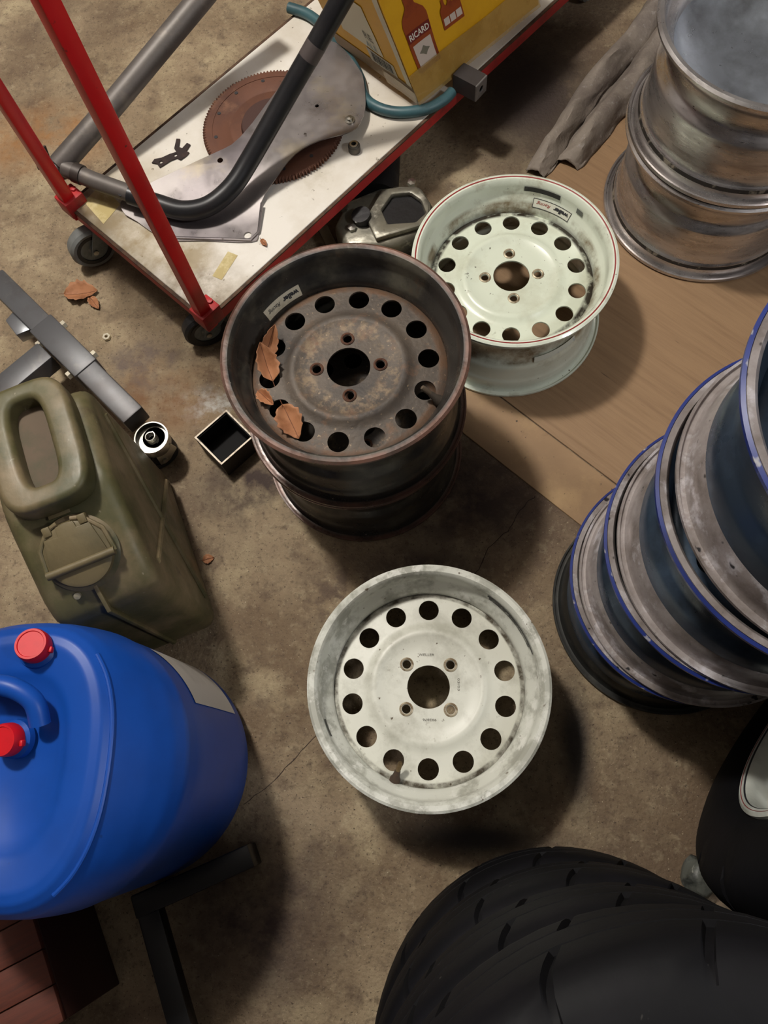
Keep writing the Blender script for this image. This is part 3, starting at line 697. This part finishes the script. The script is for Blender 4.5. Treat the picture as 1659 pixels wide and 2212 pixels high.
# black square tube with holes, behind the carton corner
M_sqt = mat('grey_square_tube', (70, 66, 66), .45, .5, [('n', (60, 56, 54), 14, .45, .7)])
def square_tube_vf(s_, L_, t_):
    o_ = s_/2; i_ = s_/2-t_
    V = [];
    for zz in (0, L_):
        for h_ in (o_, i_):
            V += [(-h_, -h_, zz), (h_, -h_, zz), (h_, h_, zz), (-h_, h_, zz)]
    F = []
    for k in range(4):
        l = (k+1) % 4
        F += [(k, l, 8+l, 8+k), (4+k, 4+l, 12+l, 12+k), (k, l, 4+l, 4+k), (8+k, 8+l, 12+l, 12+k)]
    return V, F
M_leg0 = mat('plate_grey', (112, 108, 106), .45, .4, [('n', (80, 76, 74), 20, .5, .7)])
st = thing('square_tube', 'short dark square tube with drilled holes beside the carton', 'metal tube', (.047, 1.372, DZ+.0195))
st.rotation_euler = Vector((.80, -.60, .0)).to_track_quat('Z', 'Y').to_euler()
V, F = square_tube_vf(.038, .056, .005); add('tube_body', V, F, M_sqt, st, smooth=False)
lathe('hole_edge', [(.005, 0), (.0075, 0), (.0075, .001), (.005, .001)], M_blk, st, 16, loc=(.0, -.0196, .03), rot=(pi/2, 0, 0))
prism('end_plate', [(-.019, -.019), (.019, -.019), (.019, .019), (-.019, .019)], -.001, .003, M_leg0, st, bevel=.001, segs=1, holes=[circle(0, 0, .0065, 14)], loc=(0, 0, .0565))

# yellow bottle carton, crushed sideways
M_yel = mat('yellow_card', (222, 168, 18), .5, 0, [('n', (206, 150, 16), 5, .5, .7)])
M_yel2 = mat('kraft_base', (150, 126, 92), .6, 0, [('n', (124, 104, 76), 8, .45, .65)])
M_cream = mat('print_cream', (214, 206, 176), .5); M_bott = mat('print_amber', (150, 66, 22), .45, 0, [('n', (120, 44, 16), 20, .5, .7)])
M_lab = mat('print_label', (206, 192, 180), .5); M_prr = mat('print_dark_red', (112, 30, 24), .5); M_white = mat('print_white', (230, 226, 214), .5)
M_tan = mat('print_tan', (170, 140, 70), .5); M_grt = mat('print_grey', (120, 116, 100), .6)
CP = Vector((-.034, 1.298, DZ+.028))   # nearest bottom corner rests on the hose
ca = Vector((math.cos(math.radians(45.5)), math.sin(math.radians(45.5)), 0)); cb = Vector((-ca.y, ca.x, 0))
shear = Vector((-.31, .02, 1.0))
BX = thing('carton', 'yellow and brown bottle carton with a printed bottle, taped, standing on the trolley', 'carton', tuple(CP))
LA, LB, HC = .36, .245, .30
def cpt(a, b_, h): return ca*a+cb*b_+shear*h
NA, NB, NH = 8, 6, 8
def bulge(a, b_, h):
    # slightly crumpled walls
    return cpt(a, b_, h)+Vector((noise.noise(Vector((a*9, b_*9, h*9)))*.004, noise.noise(Vector((a*9+5, b_*9, h*9)))*.004, 0))
V = []; F = []
def quad_face(fn, nu, nv):
    b0 = len(V)
    for i in range(nu+1):
        for j in range(nv+1): V.append(fn(i/nu, j/nv))
    for i in range(nu):
        for j in range(nv): F.append((b0+i*(nv+1)+j, b0+(i+1)*(nv+1)+j, b0+(i+1)*(nv+1)+j+1, b0+i*(nv+1)+j+1))
quad_face(lambda u, v: bulge(u*LA, 0, v*HC), 10, 8); quad_face(lambda u, v: bulge(0, u*LB, v*HC), 8, 8)
quad_face(lambda u, v: bulge(u*LA, LB, v*HC), 10, 8); quad_face(lambda u, v: bulge(LA, u*LB, v*HC), 8, 8)
quad_face(lambda u, v: bulge(u*LA, v*LB, 0), 10, 8); quad_face(lambda u, v: bulge(u*LA, v*LB, HC), 10, 8)
me = bpy.data.meshes.new('carton_body'); me.from_pydata([tuple(v) for v in V], [], F)
bm_ = bmesh.new(); bm_.from_mesh(me); bmesh.ops.remove_doubles(bm_, verts=bm_.verts, dist=.0004); bmesh.ops.recalc_face_normals(bm_, faces=bm_.faces); bm_.to_mesh(me); bm_.free()
cbod = link('carton_body', me, M_yel, BX, True)
nA = ca.cross(shear).normalized()     # outward of the bottle side
if nA.y > 0: nA = -nA
nB = cb.cross(shear).normalized()
if nB.x > 0: nB = -nB
def fA(off): return lambda u, v: bulge(u, 0, v)+nA*off
def fB(off): return lambda u, v: bulge(0, u, v)+nB*off
E1, E2, E3, E4 = .0012, .0018, .0024, .0030
strip('kraft_band', 0, LB, 0, .030, fB(E1), M_yel2, cbod, 10, 4)
strip('white_stripe', .004, .020, .030, HC, fB(E1), M_cream, cbod, 4, 14)
strip('info_panel', .070, .190, .062, .17, fB(E1), mat('print_pale', (214, 208, 178), .5), cbod, 10, 8)
strip('barcode_panel', .045, .125, .028, .058, fB(E1), mat('print_pale2', (184, 178, 156), .5), cbod, 10, 4)
for k in range(11): strip('barcode_bar', .055+k*.0056, .055+k*.0056+(.0022 if k % 3 else .0034), .033, .054, fB(E2), M_blk, cbod, 1, 3)
text('carton_lettering', 'RE', .017, lambda u, v: fB(E2)(.098-u, v+.095), M_grt, cbod)
text('carton_lettering', 'ALE', .014, lambda u, v: fB(E2)(.100-u, v+.072), mat('print_pale_blue', (150, 170, 170), .5), cbod)
# printed bottle
bx0 = .062
def bottle(x, h0_, s_, lab=True):
    half = [(.000, .0), (.028, .0), (.030, .004), (.030, .100), (.026, .112), (.011, .128), (.0095, .160), (.0, .160)]
    pts = [(x+a*s_, h0_+c*s_) for a, c in half[1:-1]]+[(x-a*s_, h0_+c*s_) for a, c in half[1:-1][::-1]]
    decal('printed_bottle', pts, fA(E2), M_bott, cbod, 2)
    if lab:
        strip('bottle_label', x-.023*s_, x+.023*s_, h0_+.010*s_, h0_+.056*s_, fA(E3), M_lab, cbod, 3, 3)
        decal('label_crest', [(x+.014*s_*math.cos(k*pi/4)*(.6 if k % 2 else 1), h0_+.036*s_+.010*s_*math.sin(k*pi/4)*(.6 if k % 2 else 1)) for k in range(8)], fA(E4), M_grt, cbod)
        strip('name_band', x-.029*s_, x+.029*s_, h0_+.064*s_, h0_+.084*s_, fA(E3), M_prr, cbod, 3, 2)
        text('bottle_lettering', 'RICARD', .012*s_, lambda u, v: fA(E4)(u+x, v+h0_+.074*s_), M_white, cbod, width=.050*s_, bold=.0004)
    else:
        strip('bottle_label', x-.020*s_, x+.020*s_, h0_+.020*s_, h0_+.060*s_, fA(E3), M_lab, cbod, 2, 2)
bottle(.055, .048, 1.0)
for k in range(3): bottle(.125+k*.017, .090, .36, False)
# parcel tape over the bottom edge
M_tape = mat('parcel_tape', (186, 156, 92), .22, 0, [('n', (156, 124, 66), 10, .45, .65)], alpha=.60, coat=.4)
strip('parcel_tape', -.004, LA, -.004, .062, fA(.0042), M_tape, cbod, 20, 4)
strip('parcel_tape', -.004, .09, -.004, .026, fB(.0042), M_tape, cbod, 8, 3)

# ------------------------------------------------------------------ oily gearbox casting under the trolley
M_cast = mat('oily_casting', (122, 118, 104), .42, .3, [('n', (58, 56, 52), 9, .44, .64), ('n', (176, 172, 158), 22, .56, .68), ('n', (34, 32, 32), 5, .58, .75)], bump=.35, bscale=45, roughvar=.15)
M_castd = mat('casting_black', (30, 29, 30), .4, .3, [('n', (60, 58, 58), 14, .56, .7)], bump=.2)
G = thing('gearbox_casting', 'oily grey gearbox casting half hidden under the trolley', 'gearbox', (-.088, 1.115, 0), (0, 0, .25)); G.scale = (1.18, 1.12, 1.1)
cb_ = prism('housing', [(-.10, -.055), (-.02, -.075), (.055, -.06), (.072, -.01), (.060, .045), (.0, .065), (-.075, .05), (-.11, .0)], .0, .070, M_cast, G, bevel=.012, segs=3)
prism('flange_rim', [(-.045, -.062), (.052, -.055), (.066, -.012), (.050, .034), (-.010, .046), (-.052, -.01)], .070, .082, M_cast, G, bevel=.004, segs=2,
      holes=[[(.03, -.045), (.052, -.03), (.050, .0), (.036, .022), (.004, .028), (-.022, .0), (-.018, -.035)]])
prism('cavity', [(.03, -.045), (.052, -.03), (.050, .0), (.036, .022), (.004, .028), (-.022, .0), (-.018, -.035)], .0695, .0712, M_castd, G)
tube('shaft_housing', [(-.02, .06, .045), (.03, .22, .052)], [.040, .034], M_castd, G, 24)
tube('spigot', [(-.055, -.005, .06), (-.06, -.006, .088)], .017, M_castd, G, 20)
for x, y in ((-.08, -.02), (-.085, .03), (.045, .05)): lathe('bolt', [(.0001, .068), (.008, .068), (.008, .077), (.0001, .078)], M_zinc, G, 6, loc=(x, y, 0))
ps = tag(box('steel_strip', (.022, .17, .006), mat('pale_steel', (150, 142, 124), .45, .4, [('n', (110, 100, 84), 16, .5, .7)]), None, (-.215, 1.06, .0032), (0, 0, .42), bevel=.001), 'pale flat steel strip on the floor beside the gearbox casting', 'metal strip')
tag(tube('pipe_stub', [(-.125, .985, .013), (.0, 1.035, .013)], .0125, mat('brown_pipe', (66, 48, 44), .5, .3)), 'short brown pipe on the floor between the rusty and pinstriped wheels', 'pipe')

# ------------------------------------------------------------------ tarpaulin in the far corner
M_tarp = mat('dark_tarpaulin', (128, 118, 108), .75, 0, [('n', (92, 82, 76), 6, .42, .64), ('n', (156, 152, 148), 70, .58, .70, .6)], bump=.4, bscale=160)
f1 = smooth_line([(.222, 1.262, 0), (.262, 1.330, 0), (.318, 1.425, 0), (.382, 1.525, 0), (.470, 1.640, 0), (.56, 1.78, 0)], 10)
f2 = smooth_line([(.292, 1.285, 0), (.322, 1.325, 0), (.385, 1.415, 0), (.455, 1.505, 0), (.515, 1.600, 0), (.60, 1.75, 0)], 10)
V = []; F = []; nu = len(f1)-1
sec = [(0, -.030, .0), (0, -.026, .018), (0, -.017, .034), (0, -.004, .042), (0, .010, .036), (0, .019, .018), (0, .024, .004), (.5, 0, .003), (1, -.032, .004), (1, -.026, .020), (1, -.014, .038), (1, .004, .043), (1, .020, .030), (1, .029, .012), (1, .033, .0)]
sm = smooth_line([(a_, b_, c_) for a_, b_, c_ in sec], 3); nv = len(sm)-1
for i in range(nu+1):
    t_ = (f1[min(nu, i+1)]-f1[max(0, i-1)]).normalized(); nn = Vector((t_.y, -t_.x, 0)); u = i/nu
    for j, q_ in enumerate(sm):
        k_ = max(0, min(1, q_.x)); base = f1[i]*(1-k_)+f2[i]*k_+nn*q_.y*(.8+.5*u)
        hz = max(0, q_.z)*(.35+.65*min(1, u*6))*(.9+.35*noise.noise(Vector((u*7, j*.12, 2))))+.004*noise.noise(Vector((u*22, j*.5, 5)))
        V.append(base+nn*.006*noise.noise(Vector((u*9, j*.2, 8)))+Vector((0, 0, max(.0045, hz+.0045))))
for i in range(nu):
    for j in range(nv): F.append((i*(nv+1)+j, (i+1)*(nv+1)+j, (i+1)*(nv+1)+j+1, i*(nv+1)+j+1))
tp = add('tarpaulin', V, F, M_tarp)
md = tp.modifiers.new('thick', 'SOLIDIFY'); md.thickness = .0015
tag(tp, 'dusty grey tarpaulin bunched in two long folds beside the aluminium wheels', 'tarpaulin')

# ------------------------------------------------------------------ engine crane leg with caster
M_leg = mat('grey_box_section', (92, 92, 94), .45, .4, [('n', (78, 74, 74), 6, .45, .66), ('n', (108, 106, 104), 20, .56, .7)])
LGz = .125
P0 = Vector((-.862, .902, 0)); P1 = Vector((-.556, .612, 0)); ld = (P1-P0).normalized(); la = math.atan2(ld.y, ld.x)
LG = thing('crane_leg', 'grey box-section leg of a workshop crane on a zinc caster', 'crane leg', tuple(P1), (0, 0, la))
box('leg_tube', (.46, .046, .046), M_leg, LG, (-.245, 0, LGz-.023), bevel=.003)
box('sleeve', (.150, .054, .054), M_leg, LG, (-.235, 0, LGz-.0235), bevel=.003)
box('cross_tube', (.048, .150, .044), M_leg, LG, (-.262, -.105, LGz-.030), bevel=.003)
for x in (-.285, -.185):
    for sgn in (-1, 1):
        lathe('bolt', [(.0001, 0), (.0085, 0), (.0085, .008), (.0001, .009)], mat('bolt_zinc', (214, 206, 186), .3, .7), LG, 6, loc=(x, sgn*.0275, LGz-.016), rot=(-sgn*pi/2, 0, 0))
prism('tail_bracket', [(-.38, -.045), (-.335, -.050), (-.325, -.022), (-.385, -.022)], LGz-.04, LGz-.012, mat('galvanised', (150, 152, 156), .3, .8), LG, bevel=.002)
fk = caster(LG, .022, 0, .078, .037, .048, math.radians(-140)-la, M_crub, M_crub, M_zinc, off=.010)
lathe('caster_cup', [(.0001, .056), (.026, .056), (.031, .066), (.033, .092), (.0305, .092), (.0285, .078), (.0001, .078)], M_zinc, LG, 32, loc=(.026, -.004, 0))
sp_ = [(.026+.0095*math.cos(a), -.004+.0095*math.sin(a), .079+a*.0007) for a in [i*pi/8 for i in range(70)]]
tube('threaded_stud', sp_, .0018, M_zinc, LG, 8)

# square tube standing on end
so = thing('square_post', 'open square steel tube standing on end beside the rusty wheels', 'metal tube', (-.410, .607, 0), (0, 0, math.radians(45.5)))
M_post = mat('post_steel', (52, 45, 40), .6, .3, [('n', (36, 31, 28), 14, .45, .68), ('n', (84, 72, 60), 40, .6, .72)])
V, F = square_tube_vf(.0825, .056, .003); add('tube_wall', V, F, M_post, so, smooth=False)
V, F = square_tube_vf(.0827, .0012, .0032); V = [(x, y, z_+.0555) for x, y, z_ in V]
add('cut_edge', V, F, mat('bare_cut_steel', (186, 174, 156), .5, .3, [('n', (120, 104, 88), 60, .5, .65)]), so, smooth=False)
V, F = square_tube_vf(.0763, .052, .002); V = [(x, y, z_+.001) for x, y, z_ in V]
add('shade_lining', V, F, mat('shade_black', (14, 13, 13), .9), so, smooth=False)  # black lining and bottom stand in for the shade inside the tube
box('shade_bottom', (.075, .075, .002), MATS['shade_black'], so, (0, 0, .0015), bevel=0)

# ------------------------------------------------------------------ olive jerry can
M_ol = mat('olive_paint', (90, 84, 54), .5, .05, [('n', (66, 66, 40), 5, .40, .62), ('n', (122, 106, 80), 7, .44, .64), ('n', (58, 46, 34), 16, .58, .72, .8), ('s', (130, 122, 100), 70, .72, .77)], bump=.2, bscale=40, roughvar=.1)
jd = Vector((-.40, .917)).normalized()
JO = Vector((-.474, .214, 0))
J = thing('jerry_can', 'dusty olive green metal jerry can with a big round flip cap', 'jerry can', tuple(JO), (0, 0, math.atan2(jd.y, jd.x)))
# local x along the can from the cap end, local y across (left = away from camera centre)
prof = [(0, .02), (.02, 0), (.310, 0), (.330, .02), (.330, .375), (.305, .405), (.165, .405), (.130, .392), (.035, .346), (.004, .318)]
body = prism('body', prof, -.0825, .0825, M_ol, J, bevel=.020, segs=4, axes=lambda v: Vector((v.x, v.z, v.y)))
prism('end_seam', [(0.004, .01), (-.005, .03), (-.005, .322), (.030, .352), (.034, .346), (.004, .316)], -.003, .003, M_ol, J, bevel=.001, axes=lambda v: Vector((v.x, v.z, v.y)))
for sgn in (-1, 1):
    for (x0, z0, x1, z1) in ((.05, .05, .295, .34), (.295, .05, .05, .30)):
        tube('embossed_rib', [(x0, sgn*.0815, z0), (x1, sgn*.0815, z1)], .006, M_ol, J, 10)
# handle loop around the recess
loop = []
ax0, ax1, hw = .150, .318, .046
for k in range(48):
    a = 2*pi*k/48; ca_, sa_ = math.cos(a), math.sin(a); e_ = .55
    loop.append(((ax0+ax1)/2+(ax1-ax0)/2*math.copysign(abs(ca_)**e_, ca_), hw*math.copysign(abs(sa_)**e_, sa_), .425))
def rrect(x0, x1, hw_, e_, n_=40):
    out = []
    for k in range(n_):
        a = 2*pi*k/n_; c_, s_ = math.cos(a), math.sin(a)
        out.append(((x0+x1)/2+(x1-x0)/2*math.copysign(abs(c_)**e_, c_), hw_*math.copysign(abs(s_)**e_, s_)))
    return out
prism('handle', rrect(.132, .336, .066, .5), .396, .438, M_ol, J, bevel=.010, segs=4, holes=[rrect(.166, .306, .0255, .5)], sharp=50)
prism('recess_floor', rrect(.160, .315, .040, .5), .404, .4085, mat('recess_dirt_shade', (88, 72, 54), .7, 0, [('n', (66, 62, 40), 12, .45, .65)]), J)  # dirt brown, also darkened to stand in for the shade of a deeper recess
# cap on the slope
sl = math.atan2(.392-.346, .095); cx, cz = .078, .370
capE = bpy.data.objects.new('cap_frame', None)
rotc = Matrix.Translation((cx, 0, cz)) @ Matrix.Rotation(-sl, 4, 'Y')
def capit(o): o.matrix_local = rotc @ o.matrix_local; return o
ck = capit(lathe('cap_seat', [(.0001, -.006), (.054, -.006), (.056, .002), (.052, .004), (.0001, .004)], M_ol, J, 48))
M_cap = mat('cap_olive', (104, 92, 64), .55, .05, [('n', (84, 76, 52), 9, .45, .66), ('n', (66, 54, 40), 24, .6, .75, .8)], bump=.2)
cap = lathe('cap', [(.0001, .003), (.047, .003), (.049, .008), (.047, .014), (.042, .016), (.0001, .016)], M_cap, J, 48); capit(cap)
prism('cap_lid_plate', [(-.010, -.042), (.036, -.034), (.036, -.015), (.046, -.014), (.046, .012), (.032, .014), (.034, .034), (-.010, .042)], .016, .020, M_cap, cap, bevel=.0012)
tube('cap_bar', [(-.014, -.050, .0175), (-.014, .050, .0175)], .0062, M_cap, cap, 12)
for sgn in (-1, 1): tube('lever_arm', [(-.014, sgn*.050, .014), (.022, sgn*.046, .013), (.046, sgn*.026, .012), (.050, sgn*.010, .012)], .0036, M_ol, cap, 10)
box('hinge_lug', (.014, .012, .016), M_cap, cap, (.044, .026, .010), bevel=.002); box('hinge_lug', (.014, .012, .016), M_cap, cap, (.044, -.026, .010), bevel=.002)
tb = prism('locking_tab', [(-.014, -.016), (.014, -.016), (.014, .016), (-.014, .016)], 0, .003, M_cap, J, bevel=.0008, holes=[circle(.002, 0, .003, 12)]); tb.location = (.143, .004, .3995); tb.rotation_euler = (0, -.2, 0)
lathe('rivet', [(.0001, 0), (.0055, 0), (.005, .004), (.0001, .005)], mat('pale_rivet', (150, 142, 120), .5, .3), J, 14, loc=(.030, .030, .342), rot=(0, -.6, 0))

# ------------------------------------------------------------------ blue plastic drum
M_pl = mat('blue_plastic', (18, 70, 156), .40, 0, [('n', (16, 60, 136), 4, .45, .7), ('s', (20, 50, 110), 40, .74, .8)], spec=.28)
M_cr = mat('red_plastic', (196, 10, 26), .5, 0, [('n', (176, 8, 22), 20, .45, .7)])
Bd = thing('blue_drum', 'big blue plastic drum with two red screw caps and a white label', 'drum', (-.505, .000, .0))
def drum_pt(a, lv, off=0):
    """lv 0..1 over the wall levels; returns point"""
    LV = [(0, .158, .158, .158), (.008, .176, .176, .176), (.03, .184, .184, .184), (.20, .184, .184, .184), (.31, .183, .183, .183), (.345, .178, .183, .183), (.37, .166, .182, .181), (.40, .145, .180, .178), (.425, .124, .175, .174), (.44, .111, .168, .166), (.448, .100, .158, .156), (.450, .088, .146, .144)]
    x = lv*(len(LV)-1); i = min(len(LV)-2, int(x)); t = x-i
    z_, rp, rm, ry = [LV[i][k]+(LV[i+1][k]-LV[i][k])*t for k in range(4)]
    c_, s_ = math.cos(a), math.sin(a)
    rx = rp if c_ > 0 else rm
    k = (z_-.31)/.14; k = max(0, min(1, k)); e_ = 1-.18*k
    return Vector(((rx+off)*math.copysign(abs(c_)**e_, c_), (ry+off)*math.copysign(abs(s_)**e_, s_), z_))
NS = 96; lvls = [i/44 for i in range(45)]
V = [drum_pt(2*pi*i/NS, l) for l in lvls for i in range(NS)]
F = [(j*NS+i, j*NS+(i+1) % NS, (j+1)*NS+(i+1) % NS, (j+1)*NS+i) for j in range(44) for i in range(NS)]
F.append(tuple(range(NS))[::-1])
# top: shallow dished centre
ring0 = 44*NS; prev = ring0
for sc_, dz in ((.97, -.001), (.80, -.003), (.72, -.008), (.60, -.022), (.1, -.024)):
    st_ = len(V)
    for i in range(NS):
        p = drum_pt(2*pi*i/NS, 1); cxm = -.03
        V.append(Vector((cxm+(p.x-cxm)*sc_, p.y*sc_, p.z+dz)))
    F += [(prev+i, prev+(i+1) % NS, st_+(i+1) % NS, st_+i) for i in range(NS)]; prev = st_
F.append(tuple(prev+i for i in range(NS)))
add('drum_body', V, F, M_pl, Bd, sharp=60)
def red_cap(x, y, z_, r, tilt=(0, 0, 0)):
    c = lathe('screw_cap', [(.0001, 0), (r*1.0, 0), (r*1.04, .003), (r*1.02, .014), (r*.95, .018), (r*.82, .018), (r*.78, .0165), (.0001, .0165)], M_cr, Bd, 48, loc=(x, y, z_), rot=tilt)
    lathe('cap_neck', [(r*.9, -.012), (r*1.25, -.012), (r*1.2, -.004), (r*.9, .0005)], M_pl, c, 40)
    box('cap_tab', (.006, .008, .008), M_cr, c, (r*1.05, -.004, .006), bevel=.002)
red_cap(.002, .138, .452, .0205, (-.12, .05, 0))
red_cap(-.016, .027, .440, .0195, (.1, -.2, 0))
tube('moulded_handle', smooth_line([(-.10, .085, .447), (-.06, .09, .462), (-.018, .088, .464), (.012, .072, .457), (.020, .045, .446)], 5), .013, M_pl, Bd, 14)
tube('moulded_rib', smooth_line([drum_pt(math.radians(a), .815, -.001) for a in range(-58, 60, 12)], 3), .0035, M_pl, Bd, 10)
strip('paper_label', math.radians(28), math.radians(62), .20, .345, lambda u, v: drum_pt(u, v, .0012), mat('white_label', (190, 184, 176), .6, 0, [('n', (166, 160, 152), 8, .5, .7)]), Bd, 14, 8)

# ------------------------------------------------------------------ dark things in the near left corner
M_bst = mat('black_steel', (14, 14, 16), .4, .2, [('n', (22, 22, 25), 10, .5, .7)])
ST = thing('steel_stand', 'black box-section steel stand in the shadow below the blue drum', 'stand', (-.300, -.135, 0), (0, 0, math.radians(204)))
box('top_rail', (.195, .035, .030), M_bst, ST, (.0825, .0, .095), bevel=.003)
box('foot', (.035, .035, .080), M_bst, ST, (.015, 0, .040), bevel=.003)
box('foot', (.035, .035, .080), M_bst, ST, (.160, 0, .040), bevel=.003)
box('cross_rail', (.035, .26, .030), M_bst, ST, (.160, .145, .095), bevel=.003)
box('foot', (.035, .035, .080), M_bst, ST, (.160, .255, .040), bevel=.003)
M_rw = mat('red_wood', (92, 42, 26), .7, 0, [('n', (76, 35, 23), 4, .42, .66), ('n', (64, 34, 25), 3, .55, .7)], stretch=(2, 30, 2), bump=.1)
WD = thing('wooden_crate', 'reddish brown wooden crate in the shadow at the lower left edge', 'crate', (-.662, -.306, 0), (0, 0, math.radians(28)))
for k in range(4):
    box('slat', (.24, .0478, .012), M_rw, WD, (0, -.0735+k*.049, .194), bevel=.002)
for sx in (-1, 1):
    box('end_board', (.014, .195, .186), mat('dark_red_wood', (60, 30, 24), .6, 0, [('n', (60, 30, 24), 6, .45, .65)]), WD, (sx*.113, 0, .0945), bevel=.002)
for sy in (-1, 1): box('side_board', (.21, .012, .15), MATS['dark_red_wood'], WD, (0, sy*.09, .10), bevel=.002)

# ------------------------------------------------------------------ dry leaves and crumbs
M_leaf = mat('dry_leaf', (166, 114, 78), .7, 0, [('n', (124, 76, 44), 20, .45, .65), ('n', (182, 130, 84), 40, .58, .72)])
def leaf(label, loc, L_, W_, rot, curl=.35, parent=None, twist=.3, seed=0):
    V = []; F = []; nu, nv = 14, 8
    for i in range(nu+1):
        u = i/nu; hw_ = W_/2*math.sin(pi*u**.8)**.8*(1+.12*math.sin(u*30+seed))+.0004
        for j in range(nv+1):
            v = j/nv*2-1
            V.append(((u-.5)*L_, v*hw_, abs(v)**1.3*hw_*curl*2+curl*L_*.5*(u-.5)**2*2+.003*noise.noise(Vector((u*4+seed, v*2, seed)))+twist*v*hw_*(u-.5)))
    for i in range(nu):
        for j in range(nv): F.append((i*(nv+1)+j, (i+1)*(nv+1)+j, (i+1)*(nv+1)+j+1, i*(nv+1)+j+1))
    # a thin stalk and midrib
    zm = min(v[2] for v in V); V = [(x, y, z_-zm) for x, y, z_ in V]
    t = thing('dry_leaf', label, 'leaf', loc, rot, 'dry brown leaves')
    bl = add('blade', V, F, M_leaf, t)
    md = bl.modifiers.new('t', 'SOLIDIFY'); md.thickness = .0006; md.offset = 1
    mid = [Vector(V[i*(nv+1)+nv//2])+Vector((0, 0, .0008)) for i in range(nu+1)]
    tube('stalk', [mid[0]+Vector((-L_*.14, 0, .002))]+mid, .0006, mat('leaf_rib', (110, 66, 40), .7), t, 6)
    return t
leaf('orange-brown dry leaf on the concrete below the trolley caster', (-.775, .978, .0008), .075, .050, (0, 0, .1), .30, seed=1)
leaf('torn dry leaf tip on the concrete beside the larger leaf', (-.742, .952, .0008), .04, .02, (0, 0, -.9), .35, seed=6)
zl = WB*2-DEPTH+.002
leaf('narrow curled leaf standing against the rim inside the rusty wheel', (-.266, .646, zl+.006), .062, .026, (.5, -.5, 1.2), .5, seed=2)
leaf('broad folded leaf over a vent at the left of the rusty wheel', (-.270, .612, zl+.003), .064, .034, (.2, -.45, 1.9), .5, seed=3)
leaf('small curled leaf by the lower left vent of the rusty wheel', (-.262, .547, zl), .040, .020, (.2, -.2, -.8), .6, seed=4)
leaf('broad leaf lying near the lower rim inside the rusty wheel', (-.223, .508, zl), .060, .040, (.1, .2, -1.1), .35, seed=5)
leaf('tiny brown leaf crumb on the white trolley deck', (-.338, .981, DZ), .020, .010, (0, 0, -.9), .4, seed=7)
leaf('tiny round reddish leaf flake on the bare concrete', (-.434, .377, .0006), .022, .018, (0, 0, .3), .2, seed=8)
nutm = mat('bolt_zinc', (214, 206, 186))
def nut(label, loc, rot):
    V, F = lathe_vf([(.004, 0), (.0085, 0), (.0085, .007), (.004, .007)], 6)
    tag(add('hex_nut', V, F, nutm, None, False, loc, rot), label, 'nut')
nut('pale hex nut lying on the concrete between the crane leg and the trolley', (-.7025, .8668, 0), (0, 0, .3))
